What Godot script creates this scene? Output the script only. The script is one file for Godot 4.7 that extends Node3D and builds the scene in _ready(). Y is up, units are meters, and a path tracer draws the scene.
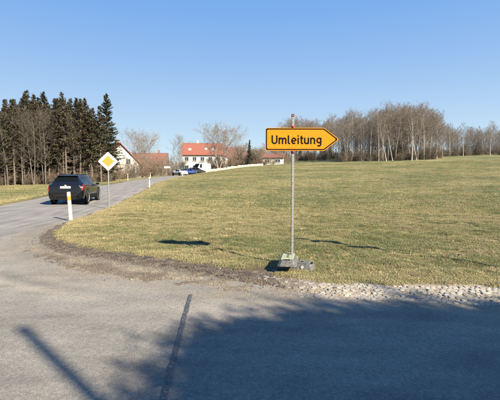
extends Node3D

# ------------------------------------------------------------------ layout
# x is right, "d" is the distance in front of the spot where the picture was taken (z = -d)
const EYE := 1.62
const ROAD_HALF := 3.0
const ROAD_KEYS := [[-90.0, -9.5], [0.0, -9.1], [8.0, -9.15], [13.0, -9.2], [20.0, -9.95], [38.0, -12.7], [50.0, -14.4], [70.0, -15.9], [90.0, -15.7], [100.0, -14.2], [112.0, -11.2], [130.0, -5.5], [160.0, 5.0], [200.0, 16.0]]
const SLOPES := [[-60.0, 0.004], [-30.0, 0.006], [-20.0, 0.019], [-15.0, 0.022], [-9.0, 0.032], [0.0, 0.046], [28.0, 0.058], [45.0, 0.063], [69.0, 0.072], [120.0, 0.080]]
# edge of the turf round the corner
var turf_edge := PackedVector2Array([Vector2(40, 4.8), Vector2(12, 5.1), Vector2(6, 5.35), Vector2(3.5, 5.5), Vector2(2, 5.6), Vector2(0.9, 5.75), Vector2(0, 6.3), Vector2(-0.82, 6.9), Vector2(-1.95, 7.581), Vector2(-3.11, 8.188), Vector2(-4, 8.84), Vector2(-4.7, 9.626), Vector2(-5.3, 10.614), Vector2(-5.75, 12), Vector2(-6.05, 13.4), Vector2(-6.35, 16), Vector2(-6.72, 19), Vector2(-7, 21), Vector2(-7.7, 25), Vector2(-8.9, 33)])
# edge of the asphalt of the side road below it
var asphalt_edge := PackedVector2Array([Vector2(40, 4.14), Vector2(12, 4.49), Vector2(6, 4.74), Vector2(2.8, 4.89), Vector2(1.8, 5.07), Vector2(0.8, 5.2), Vector2(0, 5.34), Vector2(-1.23, 5.834), Vector2(-2.11, 6.059), Vector2(-3.2, 6.578), Vector2(-4.1, 7.453), Vector2(-4.9, 8.431), Vector2(-5.7, 9.808), Vector2(-6.1, 11.2), Vector2(-6.3, 13.4), Vector2(-6.5, 16), Vector2(-6.9, 19), Vector2(-7.15, 21), Vector2(-7.85, 25), Vector2(-9.05, 33)])

var rng := RandomNumberGenerator.new()
var used := {}
var M := {}
var verge_height: Callable
var n_macro := FastNoiseLite.new()
var n_mid := FastNoiseLite.new()
var n_fine := FastNoiseLite.new()

# ------------------------------------------------------------------ helpers
func lin(r: float, g: float, b: float) -> Color:
	return Color(r, g, b).linear_to_srgb()

func mat(col: Color, rough := 0.8, metal := 0.0, vcol := false) -> StandardMaterial3D:
	var m := StandardMaterial3D.new()
	m.albedo_color = col
	m.roughness = rough
	m.metallic = metal
	m.vertex_color_use_as_albedo = vcol
	return m

func numbered(called: String) -> String:
	if not used.has(called):
		used[called] = 0
		return called
	used[called] += 1
	return "%s_%03d" % [called, used[called]]

func tag(o: Node, label := "", category := "", group := "", kind := ""):
	if label: o.set_meta("label", label)
	if category: o.set_meta("category", category)
	if group: o.set_meta("group", group)
	if kind: o.set_meta("kind", kind)
	return o

func thing(called: String, label: String, category: String, at := Vector3.ZERO, turn := 0.0, group := "") -> Node3D:
	var o := Node3D.new()
	o.name = numbered(called)
	add_child(o)
	o.position = at
	o.rotation.y = turn
	tag(o, label, category, group)
	return o

func dup(root: Node3D, at: Vector3, turn: float, label := "", group := "") -> Node3D:
	var base: String = root.get_meta("base_name", str(root.name))
	var r: Node3D = root.duplicate()
	r.name = numbered(base)
	add_child(r)
	r.position = at
	r.rotation = Vector3(0, turn, 0)
	if label: r.set_meta("label", label)
	if group: r.set_meta("group", group)
	return r

func mesh_obj(called: String, mesh: Mesh, m: Material, parent: Node = null) -> MeshInstance3D:
	var o := MeshInstance3D.new()
	o.mesh = mesh
	o.material_override = m
	if parent == null:
		o.name = numbered(called)
		add_child(o)
	else:
		o.name = called
		parent.add_child(o, true)
	return o

func new_st() -> SurfaceTool:
	var st := SurfaceTool.new()
	st.begin(Mesh.PRIMITIVE_TRIANGLES)
	return st

func obj(called: String, st: SurfaceTool, m: Material, parent: Node = null) -> MeshInstance3D:
	st.generate_normals()
	return mesh_obj(called, st.commit(), m, parent)

func tri(st: SurfaceTool, a: Vector3, b: Vector3, c: Vector3):
	st.add_vertex(a); st.add_vertex(b); st.add_vertex(c)

func quad(st: SurfaceTool, a: Vector3, b: Vector3, c: Vector3, d: Vector3):
	tri(st, a, b, c); tri(st, a, c, d)

# a box with chamfered edges
func bx(st: SurfaceTool, c: Vector3, s: Vector3, bev := 0.0, t := Transform3D.IDENTITY):
	var h := s * 0.5
	st.set_smooth_group(-1)
	if bev <= 0.0:
		for k in 6:
			var n := Vector3.ZERO
			n[k >> 1] = 1.0 if k % 2 == 0 else -1.0
			var u := Vector3(n.y, n.z, n.x)
			var v := n.cross(u)
			var o := c + n * h
			quad(st, t * (o - u * h - v * h), t * (o - u * h + v * h), t * (o + u * h + v * h), t * (o + u * h - v * h))
		return
	var sg := [-1.0, 1.0]
	# 24 corner points: for each corner three points, one on each face
	var pt := func(x: float, y: float, z: float, face: int) -> Vector3:
		var p := Vector3(x * h.x, y * h.y, z * h.z)
		for a in 3:
			if a != face:
				p[a] -= sign(p[a]) * bev
		return t * (c + p)
	for k in 6:
		var ax := k >> 1
		var s1: float = sg[k % 2]
		var n := Vector3.ZERO
		n[ax] = s1
		var u := Vector3(n.y, n.z, n.x)
		var v := n.cross(u)
		var cs := []
		for q in [[-1, -1], [-1, 1], [1, 1], [1, -1]]:
			var w: Vector3 = n + u * q[0] + v * q[1]
			cs.append(pt.call(w.x, w.y, w.z, ax))
		quad(st, cs[0], cs[1], cs[2], cs[3])
	for ax in 3:
		var a1 := (ax + 1) % 3
		var a2 := (ax + 2) % 3
		for p in sg:
			for q in sg:
				var e := Vector3.ZERO
				e[a1] = p; e[a2] = q
				var lo := e; lo[ax] = -1.0
				var hi := e; hi[ax] = 1.0
				var A: Vector3 = pt.call(lo.x, lo.y, lo.z, a1)
				var B: Vector3 = pt.call(hi.x, hi.y, hi.z, a1)
				var C: Vector3 = pt.call(hi.x, hi.y, hi.z, a2)
				var D: Vector3 = pt.call(lo.x, lo.y, lo.z, a2)
				if p * q > 0: quad(st, A, D, C, B)
				else: quad(st, A, B, C, D)
	for x in sg:
		for y in sg:
			for z in sg:
				var A2: Vector3 = pt.call(x, y, z, 0)
				var B2: Vector3 = pt.call(x, y, z, 1)
				var C2: Vector3 = pt.call(x, y, z, 2)
				if x * y * z > 0: tri(st, A2, C2, B2)
				else: tri(st, A2, B2, C2)

func tube(st: SurfaceTool, a: Vector3, b: Vector3, r0: float, r1: float, sides := 8, caps := true):
	var d := (b - a).normalized()
	var u := d.cross(Vector3.RIGHT if absf(d.x) < 0.8 else Vector3.UP).normalized()
	var v := d.cross(u)
	for i in sides:
		var t0 := TAU * i / sides
		var t1 := TAU * (i + 1) / sides
		var e0 := u * cos(t0) + v * sin(t0)
		var e1 := u * cos(t1) + v * sin(t1)
		st.set_smooth_group(1)
		quad(st, a + e0 * r0, a + e1 * r0, b + e1 * r1, b + e0 * r1)
		if caps:
			st.set_smooth_group(-1)
			tri(st, b, b + e0 * r1, b + e1 * r1)
			tri(st, a, a + e1 * r0, a + e0 * r0)

# profile of (radius, height) turned round the axis
func lathe(st: SurfaceTool, prof: Array, t: Transform3D, sides := 20, smooth := false):
	st.set_smooth_group(1 if smooth else -1)
	for k in prof.size() - 1:
		var p: Vector2 = prof[k]
		var q: Vector2 = prof[k + 1]
		for i in sides:
			var c0 := cos(TAU * i / sides); var s0 := sin(TAU * i / sides)
			var c1 := cos(TAU * (i + 1) / sides); var s1 := sin(TAU * (i + 1) / sides)
			quad(st, t * Vector3(p.x * c0, p.y, p.x * s0), t * Vector3(q.x * c0, q.y, q.x * s0), t * Vector3(q.x * c1, q.y, q.x * s1), t * Vector3(p.x * c1, p.y, p.x * s1))

# polygon in x/y, thick along z (front face towards +z)
func plate(st: SurfaceTool, poly: PackedVector2Array, z0: float, z1: float, t := Transform3D.IDENTITY):
	st.set_smooth_group(-1)
	if Geometry2D.is_polygon_clockwise(poly):
		poly = poly.duplicate()
		poly.reverse()
	var ix := Geometry2D.triangulate_polygon(poly)
	for k in range(0, ix.size(), 3):
		var a := poly[ix[k]]; var b := poly[ix[k + 1]]; var c := poly[ix[k + 2]]
		if (b - a).cross(c - a) < 0:
			var w := b
			b = c; c = w
		tri(st, t * Vector3(a.x, a.y, z1), t * Vector3(c.x, c.y, z1), t * Vector3(b.x, b.y, z1))
		tri(st, t * Vector3(a.x, a.y, z0), t * Vector3(b.x, b.y, z0), t * Vector3(c.x, c.y, z0))
	for k in poly.size():
		var a := poly[k]; var b := poly[(k + 1) % poly.size()]
		quad(st, t * Vector3(a.x, a.y, z0), t * Vector3(a.x, a.y, z1), t * Vector3(b.x, b.y, z1), t * Vector3(b.x, b.y, z0))

# plain arrays for the meshes with many faces
class Acc:
	var v := PackedVector3Array()
	var n := PackedVector3Array()
	var c := PackedColorArray()
	var uv := PackedVector2Array()
	var ix := PackedInt32Array()
	func mesh() -> ArrayMesh:
		var a := []
		a.resize(Mesh.ARRAY_MAX)
		a[Mesh.ARRAY_VERTEX] = v
		a[Mesh.ARRAY_NORMAL] = n
		if c.size() == v.size(): a[Mesh.ARRAY_COLOR] = c
		if uv.size() == v.size(): a[Mesh.ARRAY_TEX_UV] = uv
		a[Mesh.ARRAY_INDEX] = ix
		var m := ArrayMesh.new()
		m.add_surface_from_arrays(Mesh.PRIMITIVE_TRIANGLES, a)
		return m
	func leaf(a: Vector3, b: Vector3, cc: Vector3, col: Color):
		var nn := (cc - a).cross(b - a).normalized()
		var k := v.size()
		v.append(a); v.append(b); v.append(cc)
		n.append(nn); n.append(nn); n.append(nn)
		c.append(col); c.append(col); c.append(col)
		ix.append(k); ix.append(k + 1); ix.append(k + 2)
	func limb(pts: Array, rads: Array, sides: int, col: Color):
		var k0 := v.size()
		for i in pts.size():
			var d: Vector3 = (pts[mini(i + 1, pts.size() - 1)] - pts[maxi(i - 1, 0)]).normalized()
			var u := d.cross(Vector3(0.31, 0.2, 0.93)).normalized()
			var w := d.cross(u)
			for s in sides:
				var e := u * cos(TAU * s / sides) + w * sin(TAU * s / sides)
				v.append(pts[i] + e * rads[i]); n.append(e); c.append(col)
		for i in pts.size() - 1:
			for s in sides:
				var a := k0 + i * sides + s
				var b := k0 + i * sides + (s + 1) % sides
				ix.append(a); ix.append(b + sides); ix.append(b)
				ix.append(a); ix.append(a + sides); ix.append(b + sides)

# ------------------------------------------------------------------ terrain
func keyed(keys: Array, t: float) -> float:
	if t <= keys[0][0]: return keys[0][1]
	for k in keys.size() - 1:
		if t <= keys[k + 1][0]:
			var a: float = keys[k][0]; var b: float = keys[k + 1][0]
			var ya: float = keys[k][1]; var yb: float = keys[k + 1][1]
			var m0: float = (yb - ya) / (b - a)
			var m1 := m0
			if k > 0: m0 = (yb - keys[k - 1][1]) / (b - keys[k - 1][0])
			if k + 2 < keys.size(): m1 = (keys[k + 2][1] - ya) / (keys[k + 2][0] - a)
			return cubic_h(ya, yb, m0 * (b - a), m1 * (b - a), (t - a) / (b - a))
	return keys[keys.size() - 1][1]

func cubic_h(a: float, b: float, m0: float, m1: float, t: float) -> float:
	var t2 := t * t
	var t3 := t2 * t
	return a * (2 * t3 - 3 * t2 + 1) + m0 * (t3 - 2 * t2 + t) + b * (3 * t2 - 2 * t3) + m1 * (t3 - t2)

func rise(x: float, d: float) -> float:
	var t := clampf(d, -100.0, 190.0) - 18.0
	if t <= 0: return 0.0
	return t * t / (t + 14.0) * keyed(SLOPES, x)

func road_x(d: float) -> float:
	return keyed(ROAD_KEYS, d)

# signed distance to a curve that runs from the right round the corner: positive on the turf side
func sd_curve(c: PackedVector2Array, p: Vector2) -> float:
	var best := 1e9
	var side := 1.0
	for k in c.size() - 1:
		var a := c[k]
		var e := c[k + 1] - a
		var q := p - a
		var t := clampf(q.dot(e) / e.length_squared(), 0.0, 1.0)
		var dd := (q - e * t).length_squared()
		if dd < best:
			best = dd
			side = -signf(e.cross(q))
	return sqrt(best) * side

# how far inside the grass a point lies (negative on the roads)
func sd_turf(x: float, d: float) -> float:
	var c := road_x(d)
	if d > 30.0 or x < c:
		return absf(x - c) - ROAD_HALF - 0.1
	if d < -4.0:
		if x < c + ROAD_HALF + 0.1: return absf(x - c) - ROAD_HALF - 0.1
		return minf(-4.0 - d, x - c - ROAD_HALF - 0.1)
	if x > 39.0: return d - 4.7 if d > 0 else -4.0 - d
	var s := sd_curve(turf_edge, Vector2(x, d))
	return maxf(s, minf(-4.0 - d, x - c - 3.1))

func field_y(x: float, d: float, s: float) -> float:
	var w := clampf((s + 0.12 + 0.22 * n_mid.get_noise_2d(x * 9.0, d * 9.0)) / 0.35, 0.0, 1.0)
	w = w * w * (3 - 2 * w)
	var bump := 0.0
	if s > 0.0 and d > 3.0 and d < 60.0:
		bump = 0.075 * n_mid.get_noise_2d(x * 3.0, d * 3.0) + 0.03 * n_fine.get_noise_2d(x * 4.0, d * 4.0)
		bump *= clampf(s * 1.5, 0.2, 1.0)
	return rise(x, d) + lerpf(-0.09, 0.045, w) + bump

# ground height on which things stand
func foot(x: float, d: float) -> Vector3:
	return Vector3(x, field_y(x, d, sd_turf(x, d)) if sd_turf(x, d) > 0 else rise(x, d), -d)

func span(parts: Array) -> PackedFloat32Array:
	# [start, step, start, step, ..., end]
	var out := PackedFloat32Array()
	var k := 0
	while k + 2 < parts.size():
		var a: float = parts[k]; var st: float = parts[k + 1]; var b: float = parts[k + 2]
		var n := int(ceil((b - a) / st))
		for i in n: out.append(a + (b - a) * i / n)
		k += 2
	out.append(parts[parts.size() - 1])
	return out

func grid_mesh(xs: PackedFloat32Array, ds: PackedFloat32Array, height: Callable, colour: Callable, keep: Callable, uv_scale: float) -> ArrayMesh:
	var a := Acc.new()
	var nx := xs.size(); var nd := ds.size()
	var hs := PackedFloat32Array()
	hs.resize(nx * nd)
	var ok := PackedByteArray()
	ok.resize(nx * nd)
	for j in nd:
		for i in nx:
			var x := xs[i]; var d := ds[j]
			var r: Array = height.call(x, d)
			hs[j * nx + i] = r[0]
			ok[j * nx + i] = 1 if keep.call(x, d, r[1]) else 0
			a.v.append(Vector3(x, r[0], -d))
			a.uv.append(Vector2(x, -d) * uv_scale)
			a.c.append(colour.call(x, d, r[1]))
	a.n.resize(nx * nd)
	for j in nd:
		for i in nx:
			var i0 := maxi(i - 1, 0); var i1 := mini(i + 1, nx - 1)
			var j0 := maxi(j - 1, 0); var j1 := mini(j + 1, nd - 1)
			var gx := (hs[j * nx + i1] - hs[j * nx + i0]) / (xs[i1] - xs[i0])
			var gd := (hs[j1 * nx + i] - hs[j0 * nx + i]) / (ds[j1] - ds[j0])
			a.n[j * nx + i] = Vector3(-gx, 1, gd).normalized()
	for j in nd - 1:
		for i in nx - 1:
			var k := j * nx + i
			if ok[k] + ok[k + 1] + ok[k + nx] + ok[k + nx + 1] == 0: continue
			a.ix.append_array(PackedInt32Array([k, k + nx, k + nx + 1, k, k + nx + 1, k + 1]))
	return a.mesh()

# ------------------------------------------------------------------ textures
func noise_bytes(size: int, type: int, freq: float, sd: int, oct := 4) -> PackedByteArray:
	var n := FastNoiseLite.new()
	n.seed = sd
	n.noise_type = type
	n.frequency = freq
	n.fractal_octaves = oct
	n.fractal_type = FastNoiseLite.FRACTAL_FBM if oct > 1 else FastNoiseLite.FRACTAL_NONE
	n.cellular_return_type = FastNoiseLite.RETURN_CELL_VALUE
	var im := n.get_seamless_image(size, size, false, false, 0.12, true)
	im.convert(Image.FORMAT_L8)
	return im.get_data()

func to_tex(data: PackedByteArray, size: int, fmt := Image.FORMAT_RGB8) -> ImageTexture:
	var im := Image.create_from_data(size, size, false, fmt, data)
	im.generate_mipmaps()
	return ImageTexture.create_from_image(im)

func srgb8(v: float) -> int:
	v = clampf(v, 0.0, 1.0)
	var s := 12.92 * v if v < 0.0031308 else 1.055 * pow(v, 1.0 / 2.4) - 0.055
	return int(s * 255.0)

# stony surface: grains of their own brightness in a binder; returns [colour, relief]
func grain_tex(size: int, cell_freq: float, sd: int, low: float, high: float, power: float, warm: float) -> Array:
	var cells := noise_bytes(size, FastNoiseLite.TYPE_CELLULAR, cell_freq, sd, 1)
	var soft := noise_bytes(size, FastNoiseLite.TYPE_SIMPLEX_SMOOTH, 0.02, sd + 5, 5)
	var lut := PackedByteArray()
	for k in 1024: lut.append(srgb8(k / 1023.0))
	var rgb := PackedByteArray()
	rgb.resize(size * size * 3)
	var hgt := PackedByteArray()
	hgt.resize(size * size)
	for k in size * size:
		var c := cells[k] / 255.0
		var s := soft[k] / 255.0
		var v := (low + (high - low) * pow(c, power)) * (0.8 + 0.4 * s)
		var i := clampi(int(v * 1023.0), 0, 1023)
		rgb[k * 3] = lut[i]
		rgb[k * 3 + 1] = lut[int(i * (1.0 - 0.04 * warm))]
		rgb[k * 3 + 2] = lut[int(i * (1.0 - 0.12 * warm))]
		hgt[k] = clampi(int(255.0 * (0.6 * c + 0.4 * s)), 0, 255)
	return [to_tex(rgb, size), to_tex(hgt, size, Image.FORMAT_L8)]

# matted dry stems, drawn one by one
func straw_tex(size: int) -> Array:
	var r := RandomNumberGenerator.new()
	r.seed = 77
	var rgb := PackedByteArray()
	rgb.resize(size * size * 3)
	var hgt := PackedByteArray()
	hgt.resize(size * size)
	var soft := noise_bytes(size, FastNoiseLite.TYPE_SIMPLEX_SMOOTH, 0.03, 12, 5)
	for k in size * size:
		var v := 0.30 + 0.35 * soft[k] / 255.0
		rgb[k * 3] = srgb8(v); rgb[k * 3 + 1] = srgb8(v * 0.98); rgb[k * 3 + 2] = srgb8(v * 0.8)
		hgt[k] = int(soft[k] * 0.3)
	for q in 26000:
		var x := r.randf() * size; var y := r.randf() * size
		var a := r.randf() * TAU
		var dx := cos(a); var dy := sin(a)
		var n := r.randi_range(8, 26)
		var v := 0.22 + 0.75 * r.randf()
		var green := r.randf()
		var c0 := srgb8(v * lerpf(0.75, 1.0, green)); var c1 := srgb8(v * 0.95); var c2 := srgb8(v * lerpf(0.5, 0.8, green))
		var hh := r.randi_range(90, 255)
		for s in n:
			var k := (posmod(int(y), size) * size + posmod(int(x), size))
			rgb[k * 3] = c0; rgb[k * 3 + 1] = c1; rgb[k * 3 + 2] = c2
			hgt[k] = hh
			x += dx; y += dy
			dx += r.randf_range(-0.06, 0.06)
	return [to_tex(rgb, size), to_tex(hgt, size, Image.FORMAT_L8)]

func patchy_tex(size: int, sd: int, freq: float, stops: Array) -> ImageTexture:
	# colours (linear) blended by noise: stops of [position, Color]
	var nb := noise_bytes(size, FastNoiseLite.TYPE_SIMPLEX_SMOOTH, freq, sd, 5)
	var g := Gradient.new()
	g.offsets = PackedFloat32Array(stops.map(func(s): return s[0]))
	g.colors = PackedColorArray(stops.map(func(s): return s[1]))
	var lut := PackedByteArray()
	for k in 256:
		var c := g.sample(k / 255.0)
		lut.append(srgb8(c.r)); lut.append(srgb8(c.g)); lut.append(srgb8(c.b))
	var rgb := PackedByteArray()
	rgb.resize(size * size * 3)
	for k in size * size:
		var b := nb[k] * 3
		rgb[k * 3] = lut[b]; rgb[k * 3 + 1] = lut[b + 1]; rgb[k * 3 + 2] = lut[b + 2]
	return to_tex(rgb, size)

func tri_mat(t: Texture2D, scale: float, rough: float, metal := 0.0, tint := Color.WHITE, vcol := false) -> StandardMaterial3D:
	var m := mat(tint, rough, metal, vcol)
	m.albedo_texture = t
	m.uv1_triplanar = true
	m.uv1_scale = Vector3.ONE * scale
	return m

func make_materials():
	var asp := grain_tex(1024, 0.2, 3, 0.5, 0.95, 1.6, 0.6)
	var a := mat(Color.WHITE, 0.92, 0.0, true)
	a.albedo_texture = asp[0]
	a.heightmap_enabled = true
	a.heightmap_texture = asp[1]
	a.heightmap_scale = 0.35
	M.asphalt = a
	var dt := grain_tex(1024, 0.07, 9, 0.25, 1.0, 1.3, 1.0)
	var d := mat(Color.WHITE, 0.95, 0.0, true)
	d.albedo_texture = dt[0]
	d.heightmap_enabled = true
	d.heightmap_texture = dt[1]
	d.heightmap_scale = 1.2
	M.dirt = d
	var sw := straw_tex(1024)
	var f := mat(Color.WHITE, 0.95, 0.0, true)
	f.albedo_texture = sw[0]
	f.heightmap_enabled = true
	f.heightmap_texture = sw[1]
	f.heightmap_scale = 1.5
	M.field = f
	M.blade = mat(Color.WHITE, 0.85, 0.0, true)
	M.blade.backlight = Color(0.35, 0.35, 0.3)
	M.twig = mat(Color.WHITE, 0.9, 0.0, true)
	M.needle = mat(Color.WHITE, 0.75, 0.0, true)
	M.stone = mat(Color.WHITE, 0.9, 0.0, true)
	M.bitumen = tri_mat(patchy_tex(256, 61, 0.05, [[0.2, Color(0.035, 0.036, 0.04)], [0.6, Color(0.06, 0.06, 0.06)], [0.85, Color(0.15, 0.14, 0.125)]]), 2.0, 0.6)
	M.galv = tri_mat(patchy_tex(256, 21, 0.03, [[0.2, Color(0.15, 0.15, 0.145)], [0.8, Color(0.25, 0.25, 0.24)]]), 4.0, 0.6, 0.3)
	M.yellow = tri_mat(patchy_tex(512, 71, 0.02, [[0.0, Color(0.32, 0.13, 0.012)], [0.35, Color(0.41, 0.165, 0.008)], [1.0, Color(0.44, 0.177, 0.007)]]), 1.6, 0.6)
	M.yellow.metallic_specular = 0.2
	M.black = mat(lin(0.008, 0.008, 0.009), 0.85)
	M.black.metallic_specular = 0.12
	M.red_clamp = mat(lin(0.20, 0.035, 0.025), 0.6)
	M.rubber = tri_mat(patchy_tex(512, 31, 0.02, [[0.0, Color(0.035, 0.035, 0.035)], [0.45, Color(0.07, 0.07, 0.068)], [0.7, Color(0.12, 0.12, 0.113)], [1.0, Color(0.2, 0.195, 0.175)]]), 2.3, 0.9)
	M.moss = tri_mat(patchy_tex(512, 35, 0.03, [[0.0, Color(0.08, 0.08, 0.075)], [0.4, Color(0.15, 0.155, 0.13)], [0.55, Color(0.24, 0.29, 0.12)], [0.72, Color(0.38, 0.40, 0.27)], [1.0, Color(0.50, 0.50, 0.42)]]), 2.6, 0.95)
	M.white = tri_mat(patchy_tex(256, 72, 0.02, [[0.0, Color(0.33, 0.32, 0.30)], [0.4, Color(0.42, 0.42, 0.41)], [1.0, Color(0.44, 0.44, 0.43)]]), 1.7, 0.5)
	M.post_white = tri_mat(patchy_tex(256, 41, 0.02, [[0.1, Color(0.30, 0.26, 0.19)], [0.5, Color(0.42, 0.385, 0.31)], [0.9, Color(0.50, 0.48, 0.43)]]), 2.0, 0.6)
	M.orange = mat(lin(0.62, 0.2, 0.03), 0.4)
	M.sign_yellow = mat(lin(0.38, 0.16, 0.008), 0.5)
	M.rust = mat(lin(0.12, 0.05, 0.035), 0.8)
	M.glass_dark = mat(lin(0.004, 0.005, 0.006), 0.05)
	M.glass_dark.metallic_specular = 0.25
	M.tyre = mat(lin(0.018, 0.018, 0.019), 0.85)
	M.rim = mat(lin(0.5, 0.51, 0.52), 0.35, 0.3)
	M.trim = mat(lin(0.012, 0.012, 0.013), 0.8)
	M.trim.metallic_specular = 0.2
	M.tail = mat(lin(0.16, 0.006, 0.008), 0.15)
	M.head = mat(lin(0.6, 0.62, 0.65), 0.1, 0.2)
	M.plaster = tri_mat(patchy_tex(256, 51, 0.01, [[0.2, Color(0.40, 0.39, 0.36)], [0.8, Color(0.48, 0.47, 0.445)]]), 0.2, 0.9)
	M.plaster_cream = tri_mat(patchy_tex(256, 52, 0.01, [[0.2, Color(0.48, 0.43, 0.35)], [0.8, Color(0.58, 0.53, 0.44)]]), 0.2, 0.9)
	M.roof_red = tri_mat(patchy_tex(512, 53, 0.06, [[0.1, Color(0.12, 0.04, 0.026)], [0.5, Color(0.20, 0.065, 0.04)], [0.9, Color(0.27, 0.10, 0.065)]]), 0.5, 0.85)
	M.roof_brown = tri_mat(patchy_tex(512, 54, 0.06, [[0.1, Color(0.09, 0.042, 0.033)], [0.5, Color(0.145, 0.06, 0.045)], [0.9, Color(0.20, 0.095, 0.07)]]), 0.5, 0.85)
	M.brick = tri_mat(patchy_tex(256, 55, 0.05, [[0.1, Color(0.16, 0.075, 0.055)], [0.9, Color(0.26, 0.13, 0.10)]]), 0.5, 0.9)
	M.pane = mat(lin(0.03, 0.036, 0.045), 0.08)
	M.wood = tri_mat(patchy_tex(256, 56, 0.03, [[0.1, Color(0.10, 0.065, 0.04)], [0.9, Color(0.20, 0.14, 0.09)]]), 1.0, 0.9)
	M.limewash = tri_mat(patchy_tex(256, 57, 0.02, [[0.1, Color(0.26, 0.22, 0.16)], [0.5, Color(0.42, 0.375, 0.295)], [0.9, Color(0.52, 0.48, 0.39)]]), 0.8, 0.9)

func car_paint(c: Color) -> StandardMaterial3D:
	var m := mat(c, 0.35, 0.0)
	m.metallic_specular = 0.25
	m.clearcoat_enabled = true
	m.clearcoat = 0.9
	m.clearcoat_roughness = 0.05
	return m

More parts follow.
